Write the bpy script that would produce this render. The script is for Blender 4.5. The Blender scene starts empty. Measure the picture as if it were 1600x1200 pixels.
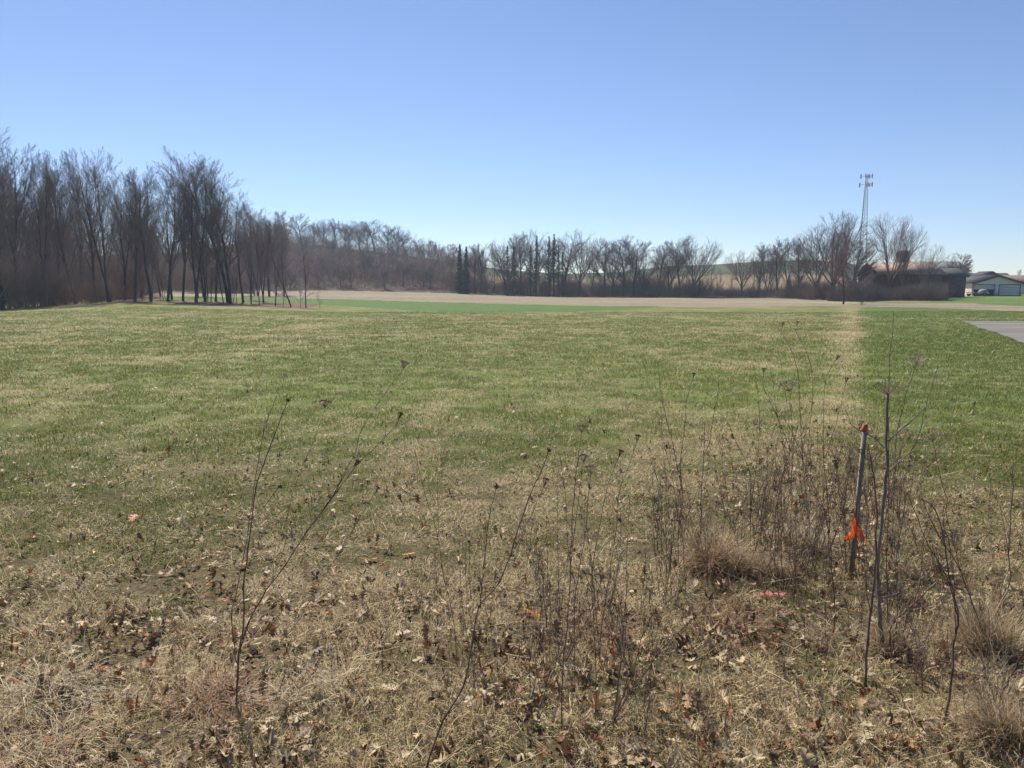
import bpy, math, random
import numpy as np
from mathutils import Vector, Matrix

# ------------------------------------------------------------------ camera, world, sun, exposure
EYE = 1.8
F = 1155.6                       # focal length in pixels of the 1600 px wide photograph
PT = math.atan(160.0 / F)        # camera pitch (down)
SP, CP = math.sin(PT), math.cos(PT)
SUN_EL, SUN_AZ = math.radians(47), math.radians(-22)   # azimuth from +Y, negative = to the left

sc = bpy.context.scene
C = sc.collection
cam_d = bpy.data.cameras.new('camera')
cam_d.sensor_width = 36.0
cam_d.lens = 26.0
cam_d.clip_start = 0.05
cam_d.clip_end = 9000
cam = bpy.data.objects.new('camera', cam_d)
C.objects.link(cam)
cam.location = (0, 0, EYE)
cam.rotation_euler = (math.pi / 2 - PT, 0, 0)
sc.camera = cam

wd = bpy.data.worlds.new('World')
sc.world = wd
wd.use_nodes = True
wt = wd.node_tree
bg = wt.nodes['Background']
sky = wt.nodes.new('ShaderNodeTexSky')
sky.sky_type = 'NISHITA'
sky.sun_disc = False
sky.sun_elevation = SUN_EL
sky.sun_rotation = SUN_AZ
sky.altitude = 1500
sky.air_density = 1.0
sky.dust_density = 0.15
sky.ozone_density = 2.2
wb = wt.nodes.new('ShaderNodeVectorMath'); wb.operation = 'MULTIPLY'      # white balance of the daylight
wb.inputs[1].default_value = (0.93, 0.96, 1.10)
wt.links.new(sky.outputs[0], wb.inputs[0])
wt.links.new(wb.outputs[0], bg.inputs[0])
bg.inputs[1].default_value = 0.074

sun_d = bpy.data.lights.new('sun', 'SUN')
sun_d.energy = 5.0
sun_d.angle = math.radians(0.5)
sun_d.color = (1.0, 0.92, 0.79)
sun = bpy.data.objects.new('sun', sun_d)
C.objects.link(sun)
sdir = Vector((math.sin(SUN_AZ) * math.cos(SUN_EL), math.cos(SUN_AZ) * math.cos(SUN_EL), math.sin(SUN_EL)))
sun.rotation_euler = sdir.to_track_quat('Z', 'Y').to_euler()
sun.location = (0, 0, 60)

sc.view_settings.view_transform = 'Standard'
sc.view_settings.look = 'None'
sc.view_settings.exposure = 0.62
sc.view_settings.gamma = 1.0
sc.render.engine = 'CYCLES'

rng = np.random.default_rng(7)
random.seed(7)

# ------------------------------------------------------------------ helpers: noise, terrain, projection
_H = np.random.default_rng(99).random((256, 256))
def vnoise(x, y, s, seed=0):
    x = np.asarray(x, float) / s + seed * 17.31 + 1000.5
    y = np.asarray(y, float) / s + seed * 9.77 + 1000.5
    xi = np.floor(x).astype(np.int64); yi = np.floor(y).astype(np.int64)
    fx = x - xi; fy = y - yi
    fx = fx * fx * (3 - 2 * fx); fy = fy * fy * (3 - 2 * fy)
    a = _H[xi & 255, yi & 255]; b = _H[(xi + 1) & 255, yi & 255]
    c = _H[xi & 255, (yi + 1) & 255]; d = _H[(xi + 1) & 255, (yi + 1) & 255]
    return (a * (1 - fx) + b * fx) * (1 - fy) + (c * (1 - fx) + d * fx) * fy
def fbm(x, y, s, seed=0, o=4):
    r = 0; a = 1.0; t = 0
    for i in range(o):
        r = r + a * vnoise(x, y, s / 2 ** i, seed + i * 3); t += a; a *= 0.55
    return r / t
def sstep(a, b, x):
    t = np.clip((np.asarray(x, float) - a) / (b - a), 0, 1)
    return t * t * (3 - 2 * t)

def z_at(y, v):                   # height of the point seen on picture row v at forward distance y
    return EYE - y * np.tan(PT + np.arctan((np.asarray(v, float) - 600) / F))

# columns: u, v at 75 m, (y1,v1) field edge, (y2,v2) slope, (y3,v3) ridge
COLS = [
    (-500, 486,  90, 478, 120, 450, 190, 400),
    (   0, 481,  95, 470, 125, 450, 190, 400),
    ( 100, 476, 100, 466, 130, 450, 195, 400),
    ( 200, 470, 105, 464, 150, 452, 200, 400),
    ( 300, 473, 140, 459, 165, 450, 215, 394),
    ( 400, 478, 170, 456, 190, 445, 230, 376),
    ( 500, 480, 175, 455, 200, 425, 245, 384),
    ( 620, 480, 175, 456, 205, 430, 250, 397),
    ( 700, 480, 172, 458, 205, 440, 260, 408),
    ( 790, 480, 165, 462, 200, 445, 300, 422),
    ( 880, 480, 160, 464, 200, 448, 320, 428),
    ( 960, 480, 155, 465, 195, 449, 330, 426),
    (1040, 480, 152, 465, 195, 449, 340, 417),
    (1120, 480, 150, 466, 190, 448, 350, 414),
    (1200, 480, 145, 466, 190, 446, 350, 409),
    (1260, 480, 130, 468, 185, 446, 350, 407),
    (1320, 480, 112, 471, 180, 449, 350, 412),
    (1400, 479, 100, 472, 170, 455, 350, 424),
    (1480, 479,  98, 472, 150, 460, 350, 430),
    (1560, 479,  96, 473, 142, 462, 350, 433),
    (2200, 479,  96, 473, 142, 462, 350, 436),
]
_CU = np.array([c[0] for c in COLS], float)
_Z0 = np.array([z_at(75, c[1]) for c in COLS])
_Y = [np.array([c[i] for c in COLS], float) for i in (2, 4, 6)]
_Z = [np.array([z_at(c[i], c[i + 1]) for c in COLS]) for i in (2, 4, 6)]

def terrain(x, y):
    x = np.asarray(x, float); y = np.asarray(y, float)
    u = 800 + F * (x / np.maximum(y, 6)) / CP
    u = np.clip(u, -500, 2200)
    z0 = np.interp(u, _CU, _Z0)
    y1, y2, y3 = [np.interp(u, _CU, a) for a in _Y]
    z1, z2, z3 = [np.interp(u, _CU, a) for a in _Z]
    base = -0.01 * np.maximum(y, 0)
    z = base + (z0 + 0.75) * sstep(35, 75, y)
    k = np.clip((y - 75) / (y1 - 75), 0, 1)
    z = np.where(y > 75, z0 + (z1 - z0) * k, z)
    k = np.clip((y - y1) / (y2 - y1), 0, 1)
    z = np.where(y > y1, z1 + (z2 - z1) * k, z)
    k = np.clip((y - y2) / (y3 - y2), 0, 1)
    k = np.sin(k * math.pi / 2)
    z = np.where(y > y2, z2 + (z3 - z2) * k, z)
    z = np.where(y > y3, z3 - 10 * sstep(0, 300, y - y3), z)
    r = np.sqrt(x * x + y * y)
    z = z + (fbm(x, y, 0.7, 3, 3) - 0.5) * 0.05 * (1 - sstep(14, 40, r))
    z = z + (vnoise(x, y, 9.0, 5) - 0.5) * 0.10 * sstep(6, 20, r) * (1 - sstep(60, 90, r))
    return z

def proj_v(x, y, z):
    h = EYE - z
    d = y * CP + h * SP
    d = np.where(np.abs(d) < 1e-3, 1e-3, d)
    return 600 + F * (h * CP - y * SP) / d, 800 + F * x / d

def ray(u, v):
    b = (600 - v) / F
    return Vector(((u - 800) / F, b * SP + CP, b * CP - SP))
def at(u, v, y):                  # world point on that line of sight at forward distance y
    d = ray(u, v)
    return Vector((0, 0, EYE)) + d * (y / d.y)
def ground_y(v):
    d = ray(800, v)
    s = EYE / (-(d.z) - 0.01 * d.y)
    return s * d.y
def spot(u, y):                   # ground point below picture column u at forward distance y
    x = (u - 800) / F * y * CP
    for _ in range(3):
        z = float(terrain(x, y)); x = (u - 800) / F * (y * CP + (EYE - z) * SP)
    return Vector((x, y, float(terrain(x, y))))

# ------------------------------------------------------------------ helpers: materials
def new_mat(name):
    m = bpy.data.materials.new(name); m.use_nodes = True
    return m, m.node_tree, m.node_tree.nodes['Principled BSDF']
def mat_noise(name, c1, c2, scale=5.0, rough=0.9, bump=0.0, detail=4, spec=0.2, metal=0.0, stretch=None):
    m, t, b = new_mat(name)
    tc = t.nodes.new('ShaderNodeTexCoord')
    n = t.nodes.new('ShaderNodeTexNoise'); n.inputs['Scale'].default_value = scale; n.inputs['Detail'].default_value = detail
    src = tc.outputs['Object']
    if stretch:
        mp = t.nodes.new('ShaderNodeMapping'); mp.inputs['Scale'].default_value = stretch
        t.links.new(src, mp.inputs[0]); src = mp.outputs[0]
    t.links.new(src, n.inputs['Vector'])
    r = t.nodes.new('ShaderNodeValToRGB')
    r.color_ramp.elements[0].position = 0.32; r.color_ramp.elements[1].position = 0.68
    r.color_ramp.elements[0].color = (*c1, 1); r.color_ramp.elements[1].color = (*c2, 1)
    t.links.new(n.outputs['Fac'], r.inputs[0]); t.links.new(r.outputs[0], b.inputs['Base Color'])
    b.inputs['Roughness'].default_value = rough
    b.inputs['Specular IOR Level'].default_value = spec
    b.inputs['Metallic'].default_value = metal
    if bump:
        bp = t.nodes.new('ShaderNodeBump'); bp.inputs['Strength'].default_value = bump; bp.inputs['Distance'].default_value = 0.02
        t.links.new(n.outputs['Fac'], bp.inputs['Height']); t.links.new(bp.outputs[0], b.inputs['Normal'])
    return m
def mat_leafy(name, trans=0.35, rough=0.6, mult=1.0):          # colour from the 'col' attribute, thin and translucent
    m, t, b = new_mat(name)
    a = t.nodes.new('ShaderNodeAttribute'); a.attribute_name = 'col'
    t.links.new(a.outputs['Color'], b.inputs['Base Color'])
    b.inputs['Roughness'].default_value = rough
    b.inputs['Specular IOR Level'].default_value = 0.25
    tr = t.nodes.new('ShaderNodeBsdfTranslucent')
    t.links.new(a.outputs['Color'], tr.inputs[0])
    mx = t.nodes.new('ShaderNodeMixShader'); mx.inputs[0].default_value = trans
    t.links.new(b.outputs[0], mx.inputs[1]); t.links.new(tr.outputs[0], mx.inputs[2])
    t.links.new(mx.outputs[0], t.nodes['Material Output'].inputs[0])
    return m
def mat_flat(name, c, rough=0.7, metal=0.0, var=0.12, scale=8, spec=0.3):
    return mat_noise(name, tuple(k * (1 - var) for k in c), tuple(min(1, k * (1 + var)) for k in c), scale, rough, 0, 3, spec, metal)

# ------------------------------------------------------------------ helpers: meshes and objects
def mesh_np(name, V, faces_flat, sizes, cols=None, smooth=False):
    me = bpy.data.meshes.new(name)
    V = np.asarray(V, np.float32).reshape(-1, 3)
    faces_flat = np.asarray(faces_flat, np.int32).ravel(); sizes = np.asarray(sizes, np.int32)
    me.vertices.add(len(V)); me.vertices.foreach_set('co', V.ravel())
    me.loops.add(len(faces_flat)); me.loops.foreach_set('vertex_index', faces_flat)
    me.polygons.add(len(sizes))
    st = np.concatenate([[0], np.cumsum(sizes)[:-1]]).astype(np.int32)
    me.polygons.foreach_set('loop_start', st)
    me.polygons.foreach_set('loop_total', sizes)
    if smooth: me.polygons.foreach_set('use_smooth', np.ones(len(sizes), bool))
    me.update(calc_edges=True)
    if cols is not None:
        ca = me.color_attributes.new('col', 'FLOAT_COLOR', 'POINT')
        c4 = np.ones((len(V), 4), np.float32); c4[:, :3] = cols
        ca.data.foreach_set('color', c4.ravel())
    return me
def tag(o, label=None, cat=None, group=None, kind=None):
    if label: o['label'] = label
    if cat: o['category'] = cat
    if group: o['group'] = group
    if kind: o['kind'] = kind
    return o
def link(name, me, mat=None, parent=None, loc=None):
    o = bpy.data.objects.new(name, me); C.objects.link(o)
    if mat is not None and me is not None and len(me.materials) == 0: me.materials.append(mat)
    if parent is not None: o.parent = parent
    if loc is not None: o.location = loc
    return o
def thing(name, label, cat, loc=(0, 0, 0), rz=0.0, group=None):
    o = bpy.data.objects.new(name, None); C.objects.link(o)
    o.location = loc; o.rotation_euler = (0, 0, rz); o.empty_display_size = 0.2
    return tag(o, label, cat, group)

class MB:                         # collects boxes, tubes, polygons
    def __init__(s): s.V = []; s.F = []; s.S = []; s.K = []
    def add(s, vs, fs, col=None):
        n = len(s.V); s.V += [tuple(v) for v in vs]
        for f in fs: s.F += [i + n for i in f]; s.S.append(len(f))
        if col is not None: s.K += [col] * len(vs)
    def box(s, x0, y0, z0, x1, y1, z1):
        s.add([(x0,y0,z0),(x1,y0,z0),(x1,y1,z0),(x0,y1,z0),(x0,y0,z1),(x1,y0,z1),(x1,y1,z1),(x0,y1,z1)],
              [(0,3,2,1),(4,5,6,7),(0,1,5,4),(1,2,6,5),(2,3,7,6),(3,0,4,7)])
    def tube(s, pts, rad, n=5, col=None, cap=True):
        pts = [Vector(p) for p in pts]; vs = []; m = len(pts)
        if not hasattr(rad, '__len__'): rad = [rad] * m
        for i, p in enumerate(pts):
            d = (pts[min(i + 1, m - 1)] - pts[max(i - 1, 0)])
            d = d.normalized() if d.length > 1e-9 else Vector((0, 0, 1))
            a = d.cross(Vector((0.3, 0.9, 0.1)) if abs(d.z) > 0.8 else Vector((0, 0, 1))).normalized(); b = d.cross(a)
            for k in range(n):
                w = 2 * math.pi * k / n
                vs.append(p + (a * math.cos(w) + b * math.sin(w)) * rad[i])
        fs = []
        for i in range(m - 1):
            for k in range(n):
                k2 = (k + 1) % n
                fs.append((i*n+k, i*n+k2, (i+1)*n+k2, (i+1)*n+k))
        if cap: fs.append(tuple(range(n))[::-1]); fs.append(tuple((m-1)*n+k for k in range(n)))
        s.add(vs, fs, col)
    def mesh(s, name, smooth=False):
        return mesh_np(name, s.V, s.F, s.S, np.array(s.K) if s.K else None, smooth)
    def build(s, name, mat, parent=None, smooth=False, loc=None):
        return link(name, s.mesh(name, smooth), mat, parent, loc)

def sticks(P0, P1, r0, r1, n=3):  # numpy: many tapered n-sided sticks
    P0 = np.asarray(P0, float); P1 = np.asarray(P1, float); r0 = np.asarray(r0, float); r1 = np.asarray(r1, float)
    d = P1 - P0; L = np.linalg.norm(d, axis=1, keepdims=True); d = d / np.maximum(L, 1e-9)
    ref = np.where(np.abs(d[:, 2:3]) > 0.8, np.array([[1.0, 0.2, 0]]), np.array([[0, 0, 1.0]]))
    a = np.cross(d, ref); a /= np.linalg.norm(a, axis=1, keepdims=True); b = np.cross(d, a)
    N = len(P0); V = np.zeros((N, 2 * n, 3))
    for k in range(n):
        w = 2 * math.pi * k / n
        o = a * math.cos(w) + b * math.sin(w)
        V[:, k] = P0 + o * r0[:, None]; V[:, n + k] = P1 + o * r1[:, None]
    fi = []
    for k in range(n): fi.append([k, (k + 1) % n, n + (k + 1) % n, n + k])
    fi = np.array(fi)
    Fc = (fi[None] + (np.arange(N) * 2 * n)[:, None, None]).reshape(-1)
    return V.reshape(-1, 3), Fc, np.full(N * n, 4)

# ------------------------------------------------------------------ ground colours by zone (surface colours, with shade between blades painted in near the camera)
TAN = np.array([0.300, 0.250, 0.135]); GREEN = np.array([0.120, 0.150, 0.040]); BRN = np.array([0.16, 0.115, 0.07])
LAWN = np.array([0.085, 0.140, 0.036]); WHEAT = np.array([0.082, 0.145, 0.036]); STUB = np.array([0.255, 0.215, 0.150])
LITTER = np.array([0.11, 0.075, 0.05])
LINE_K, LINE_X = 0.466, 0.35      # property line x = K*y + X
def greenness(x, y):              # share of green blades in the mown field and the lawn
    r = np.sqrt(x * x + y * y)
    g = 0.68 + 0.10 * sstep(7, 18, r) + 0.12 * sstep(0, -3.5, x) * (1 - sstep(9, 16, y))
    n = fbm(x, y, 5.0, 11, 4); n2 = fbm(x * 0.35, y, 7.0, 21, 4)
    g = g + (n - 0.5) * 0.5 + (n2 - 0.5) * 0.5 + (fbm(x * .45, y, 1.5, 27, 3) - .5) * .7
    n3 = fbm(x, y, 1.1, 31, 3)
    g = g + (n3 - 0.5) * 1.3 + (fbm(x, y, 2.3, 35, 3) - 0.5) * 1.2 + (fbm(x, y, 0.4, 37, 2) - 0.5) * 0.8
    # dry rise at far left and tan patches on the left middle
    g = g - 0.35 * np.exp(-(((x + 38) / 16) ** 2 + ((y - 66) / 12) ** 2))
    g = g - 0.25 * np.exp(-(((x + 8.5) / 3.0) ** 2 + ((y - 14.0) / 1.6) ** 2))
    g = g - 0.30 * np.exp(-(((x + 1.0) / 3.2) ** 2 + ((y - 7.2) / 0.9) ** 2)) * .4
    g = g + 0.35 * np.exp(-(((x + 3.0) / 9) ** 2 + ((y - 19.0) / 6) ** 2))
    g = 0.19 + 0.66 * np.clip(g, 0, 1)
    dl = x - (LINE_K * y + LINE_X)  # metres right of the property line
    wob = (vnoise(y, y * 0, 3.0, 41) - 0.5) * 0.25
    right = sstep(-0.5, 0.8, dl + wob * 3) * sstep(4.5, 11, y + dl * 0.9)
    band = np.exp(-((dl + 0.008 * y + 0.35) / (0.28 + 0.011 * y)) ** 2) * sstep(7, 13, y)
    g = g * (1 - right) + right * (1.12 + (n2 - 0.5) * 1.9 + (n3 - 0.5) * 0.6)
    g = g - 0.36 * band * (1 - right)
    g = g - 0.26 * (1 - sstep(2.4, 7.0, y + (vnoise(x, y, 1.5, 44) - .5) * 2.5))                      # tall dry edge by the camera
    g = g - 0.20 * np.exp(-((dl + 0.8) / 1.7) ** 2) * (1 - sstep(9, 13, y))
    return np.clip(g, 0.02, 0.98)

def in_lot(x, y):                 # asphalt lot at the right
    return (y < 41.0) & (y > 8.0) & (x > 24.9 - (41.0 - y) * 0.476)

def zone_color(x, y, z):
    v, u = proj_v(x, y, z)
    g = greenness(x, y)
    g = np.clip((g - .5) * 1.25 + .62, 0, 1)[:, None]
    base = TAN * (1 - g) + GREEN * g
    near = (1 - sstep(4, 13, y))[:, None]
    base = base * (1 - 0.8 * near) + near * 0.8 * BRN * 0.5  # brown litter and soil, darkened further to paint shade in the blade gaps
    col = base.copy()
    dl = x - (LINE_K * y + LINE_X)
    rt = (sstep(-0.5, 0.9, dl + (vnoise(x, y, 1.2, 42) - .5)) * sstep(8, 14, y))[:, None]
    n2 = fbm(x * 0.35, y, 7.0, 21, 4)[:, None]
    lawn = LAWN * (1 - 0.35 * sstep(0.55, 0.8, n2)) + TAN * 0.30 * sstep(0.55, 0.8, n2)
    col = col * (1 - rt) + lawn * rt
    jit = (fbm(x, y, 6, 51, 3) - 0.5) * 3.5 + (vnoise(x, y, 1.5, 53) - .5) * 1.2
    vv = v + jit * 0.7
    far = y > 60
    up = np.interp(u, [-200, 330, 500, 650, 800, 950, 1100, 1340, 1450, 1600, 2200], [455, 464, 467, 471, 475, 478.5, 480, 479, 480.5, 486, 500])
    lo = np.interp(u, [-200, 330, 420, 500, 650, 750, 850, 1000, 1040], [470, 472, 474, 476, 485, 491, 489, 482, 478])
    w = far & (vv < lo) & (vv > up - 1) & (u < 1040) & (u > 150)
    col[w] = WHEAT
    y1 = np.interp(u, _CU, _Y[0])
    edge = np.interp(u, [0, 500, 720, 800, 1000, 1200, 1300, 1400, 1500, 1600, 2200], [453, 454, 459, 462, 465, 466, 471, 473.5, 474, 478, 490])
    s = far & (vv < up) & (u > 240) & ((vv > edge) | ((y < y1) & (u < 1300)))
    row = (0.78 + 0.4 * vnoise(x * 0.12 + y * 0.02, y, 1.1, 61))[:, None]
    tint = (fbm(x * 0.3, y, 14, 65, 3)[:, None])
    col[s] = (STUB * row * (0.8 + 0.4 * tint))[s]
    # beyond the field
    b = far & (vv <= edge) & (y >= y1 * 0.99)
    hn = fbm(x, y, 22, 71, 4)[:, None]
    slope = BRN * 1.15 * (1 - hn) + np.array([0.25, 0.20, 0.115]) * hn
    hill = np.array([0.066, 0.082, 0.040]) * (0.75 + 0.5 * hn)
    wood = LITTER * (0.7 + 0.6 * hn)
    vh = np.interp(u, [700, 900, 1100, 1250, 1350], [431, 436, 431, 428, 436])
    kh = sstep(-2, 3, vh - v)[:, None]
    kw = (1 - sstep(680, 800, u))[:, None]
    c = slope * (1 - kh) + hill * kh
    c = c * (1 - kw) + wood * kw
    col[b] = c[b]
    lw = (u > 1455) & b & (vv > 455)
    col[lw] = (LAWN * 1.15 * (0.75 + 0.6 * hn))[lw]
    dr = (u > 1455) & (u < 1525) & b & (vv < 463) & (vv > 445)
    col[dr] = (np.array([0.27, 0.22, 0.12]) * (0.8 + 0.5 * hn))[dr]
    # leaf litter under the left wood
    le = np.interp(u, [-300, 0, 100, 200, 300, 400, 480, 520], [484, 481.5, 476, 471, 474.5, 479, 483, 470])
    lit = far & (vv < le) & (u < 250)
    col[lit] = (LITTER * (0.7 + 0.7 * hn))[lit]
    lit = far & (vv < le) & (y < 86) & (u >= 250) & (u < 520)
    col[lit] = (LITTER * (0.8 + 0.9 * hn))[lit]
    return col

def build_ground():
    th_f = np.radians(np.arange(-46, 46.01, 0.22)); th_c = np.radians(np.arange(50, 310.1, 4))
    th = np.concatenate([th_f, th_c])
    rr = [0.5]
    while rr[-1] < 4000:
        r = rr[-1]; rr.append(r * (1.012 if 2 < r < 400 else 1.05))
    rr = np.array(rr)
    T, R = np.meshgrid(th, rr)
    X = (np.sin(T) * R).ravel(); Y = (np.cos(T) * R).ravel()
    Z = terrain(X, Y)
    col = zone_color(X, Y, Z)
    nt, nr = len(th), len(rr)
    V = np.stack([X, Y, Z], 1)
    i, j = np.meshgrid(np.arange(nt), np.arange(nr - 1))
    i2 = (i + 1) % nt
    q = np.stack([j * nt + i, (j + 1) * nt + i, (j + 1) * nt + i2, j * nt + i2], -1).reshape(-1, 4)[:, ::-1]
    V = np.vstack([V, [[0, 0, 0]]]); col = np.vstack([col, col[:1]])
    k = np.arange(nt); fan = np.stack([np.full(nt, len(V) - 1), k, (k + 1) % nt], 1)[:, ::-1]
    ff = np.concatenate([q.ravel(), fan.ravel()]); sz = np.concatenate([np.full(len(q), 4), np.full(nt, 3)])
    me = mesh_np('ground', V, ff, sz, col, True)
    m, t, b = new_mat('ground_cover')
    a = t.nodes.new('ShaderNodeAttribute'); a.attribute_name = 'col'
    g = t.nodes.new('ShaderNodeNewGeometry')
    def noise(scale, det=5, st=(1, 1, 1), rough=0.6):
        mp = t.nodes.new('ShaderNodeMapping'); mp.inputs['Scale'].default_value = st
        t.links.new(g.outputs['Position'], mp.inputs[0])
        n = t.nodes.new('ShaderNodeTexNoise'); n.inputs['Scale'].default_value = scale; n.inputs['Detail'].default_value = det
        n.inputs['Roughness'].default_value = rough
        t.links.new(mp.outputs[0], n.inputs['Vector']); return n
    def ramp(n, lo, hi, a0=0.35, a1=0.65):
        r = t.nodes.new('ShaderNodeMapRange'); r.inputs[1].default_value = a0; r.inputs[2].default_value = a1
        r.inputs[3].default_value = lo; r.inputs[4].default_value = hi
        t.links.new(n.outputs['Fac'], r.inputs[0]); return r
    n1 = noise(34, 6, (1, 1, 1), 0.75); n2 = noise(1.3, 7, (0.6, 1, 1), 0.75); n3 = noise(4.5, 6, (0.5, 1, 1), 0.8)
    m1 = t.nodes.new('ShaderNodeMath'); m1.operation = 'MULTIPLY'
    t.links.new(ramp(n1, 0.45, 1.45).outputs[0], m1.inputs[0]); t.links.new(ramp(n2, 0.72, 1.28).outputs[0], m1.inputs[1])
    vm = t.nodes.new('ShaderNodeVectorMath'); vm.operation = 'SCALE'
    t.links.new(a.outputs['Color'], vm.inputs[0]); t.links.new(m1.outputs[0], vm.inputs['Scale'])
    # straw-coloured specks between the green
    mx = t.nodes.new('ShaderNodeMix'); mx.data_type = 'RGBA'; mx.blend_type = 'MIX'
    t.links.new(ramp(n3, 0.0, 0.30, 0.52, 0.70).outputs[0], mx.inputs[0])
    t.links.new(vm.outputs[0], mx.inputs[6]); mx.inputs[7].default_value = (0.28, 0.225, 0.13, 1)
    t.links.new(mx.outputs[2], b.inputs['Base Color'])
    b.inputs['Roughness'].default_value = 0.95; b.inputs['Specular IOR Level'].default_value = 0.1
    bp = t.nodes.new('ShaderNodeBump'); bp.inputs['Strength'].default_value = 0.9; bp.inputs['Distance'].default_value = 0.05
    t.links.new(n3.outputs['Fac'], bp.inputs['Height']); t.links.new(bp.outputs[0], b.inputs['Normal'])
    o = link('ground', me, m); tag(o, kind='structure')
build_ground()

# asphalt lot
def build_lot():
    ys = np.linspace(8, 41, 40); V = []; Fs = []; S = []
    for k, y in enumerate(ys):
        xe = 24.9 - (41.0 - y) * 0.476 + (float(vnoise(y, 0, 1.3, 3)) - .5) * .35
        for x in np.linspace(xe, xe + 45, 16): V.append((x, y, 0))
    V = np.array(V); V[:, 2] = terrain(V[:, 0], V[:, 1]) + 0.03
    for k in range(39):
        for i in range(15):
            a = k * 16 + i; Fs += [a, a + 1, a + 17, a + 16]; S.append(4)
    m = mat_noise('asphalt', (0.11, 0.10, 0.092), (0.23, 0.215, 0.195), 0.5, 0.9, 0.1, 8, stretch=(0.25, 1.6, 1))
    o = link('parking_lot', mesh_np('parking_lot', V, Fs, S), m)
    tag(o, kind='structure')
build_lot()

# ------------------------------------------------------------------ grass, litter (nobody could count them)
def sample_area(n, y0, y1, p, tmax=0.95):
    # points with area density ~ y^-p in the wedge |x| < tmax*y + 1
    u = rng.random(n); e = 2 - p
    y = (y0 ** e + u * (y1 ** e - y0 ** e)) ** (1 / e)
    x = (rng.random(n) * 2 - 1) * (tmax * y + 0.8)
    return x, y
def blades(x, y, L, W, lean, bend, col, name, mat, label):
    n = len(x); z = terrain(x, y) - 0.004
    az = rng.random(n) * 2 * math.pi
    dx, dy = np.cos(az), np.sin(az)
    fx = rng.random(n) * 2 * math.pi
    sx, sy = np.cos(fx), np.sin(fx)
    wob = rng.normal(0, 0.25, (n, 2))
    P = np.stack([x, y, z], 1)
    D = np.stack([dx * np.sin(lean), dy * np.sin(lean), np.cos(lean)], 1)
    l2 = np.clip(lean + bend, 0, 1.75)
    D2 = np.stack([dx * np.sin(l2) + wob[:, 0], dy * np.sin(l2) + wob[:, 1], np.cos(l2)], 1)
    Sd = np.stack([-dy * 0.8 + sx * .5, dx * 0.8 + sy * .5, rng.normal(0, 0.2, n)], 1) * (W / 2)[:, None]
    M = P + D * (L * 0.5)[:, None]; T = M + D2 * (L * 0.5)[:, None]
    nr = np.sqrt(x * x + y * y) < 11
    Vn = np.stack([P - Sd, P + Sd, M + Sd * 0.9, M - Sd * 0.9, T], 1)[nr].reshape(-1, 3); nn = int(nr.sum())
    b = (np.arange(nn) * 5)[:, None]
    ff = np.concatenate([b, b + 1, b + 2, b + 3, b + 3, b + 2, b + 4], 1).ravel()
    fr = ~nr; nf = n - nn
    Vf = np.stack([P - Sd * 1.3, P + Sd * 1.3, T], 1)[fr].reshape(-1, 3)
    me = mesh_np(name, np.vstack([Vn, Vf]), np.concatenate([ff, np.arange(nf * 3) + nn * 5]), np.concatenate([np.tile([4, 3], nn), np.full(nf, 3)]),
                 np.vstack([np.repeat(col[nr], 5, axis=0), np.repeat(col[fr], 3, axis=0)]))
    o = link(name, me, mat); return tag(o, label, 'grass', kind='stuff')

DRYC = np.array([[0.68, 0.54, 0.31], [0.55, 0.43, 0.24], [0.84, 0.73, 0.48], [0.26, 0.19, 0.105], [0.54, 0.46, 0.29], [0.13, 0.09, 0.055]])
GRNC = np.array([[0.148, 0.200, 0.032], [0.195, 0.225, 0.045], [0.100, 0.142, 0.026], [0.26, 0.25, 0.075]])
M_GRASS = mat_leafy('grass_blade', 0.33, 0.58)

def keep(x, y, k):
    return x[k], y[k]
# dry thatch
x, y = sample_area(3300000, 1.7, 55, 1.5)
g = greenness(x, y); cl = fbm(x, y, 0.22, 81, 2)
k = (rng.random(len(x)) < np.clip(1.18 - g * 1.08, 0.06, 1)) & (rng.random(len(x)) < np.clip((cl - 0.36) * 6, 0.05, 1)) & ~in_lot(x, y)
x, y = keep(x, y, k); r = np.sqrt(x * x + y * y); n = len(x)
sc_ = np.clip(r / 5.0, 1, 6)
nearw = 1 - sstep(4, 8, r)
L = rng.uniform(0.025, 0.068, n) * (1 + nearw * rng.random(n) * 0.7) * sc_ ** 0.3 * (0.45 + 1.5 * fbm(x, y, 0.22, 81, 2))
W = rng.uniform(0.0014, 0.0031, n) * sc_ ** 0.85
lean = np.clip(rng.normal(1.18, 0.28, n), 0.1, 1.52); bend = rng.normal(0.3, 0.3, n)
ci = rng.choice(6, n, p=[0.26, 0.22, 0.14, 0.14, 0.16, 0.08]); col = DRYC[ci] * rng.uniform(0.75, 1.2, (n, 1))
blades(x, y, L, W, lean, bend, col, 'dry_grass', M_GRASS, 'matted straw coloured dead grass lying over the whole near field')
# green blades
x, y = sample_area(1900000, 1.9, 60, 1.4)
g = greenness(x, y); cl = fbm(x, y, 0.35, 91, 3)
k = (rng.random(len(x)) < g ** 1.25) & (rng.random(len(x)) < np.clip((cl - 0.34) * 4.5, 0.06, 1)) & ~in_lot(x, y)
x, y = keep(x, y, k); r = np.sqrt(x * x + y * y); n = len(x)
sc_ = np.clip(r / 5.0, 1, 6)
L = rng.uniform(0.03, 0.065, n) * sc_ ** 0.3; W = rng.uniform(0.0019, 0.0038, n) * sc_ ** 0.85
lean = np.clip(rng.normal(0.6, 0.35, n), 0.0, 1.4); bend = rng.normal(0.4, 0.25, n)
ci = rng.choice(4, n, p=[0.42, 0.22, 0.24, 0.12]); col = GRNC[ci] * rng.uniform(0.75, 1.25, (n, 1))
blades(x, y, L, W, lean, bend, col, 'green_grass', M_GRASS, 'short new green grass growing through the dead thatch')

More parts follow.
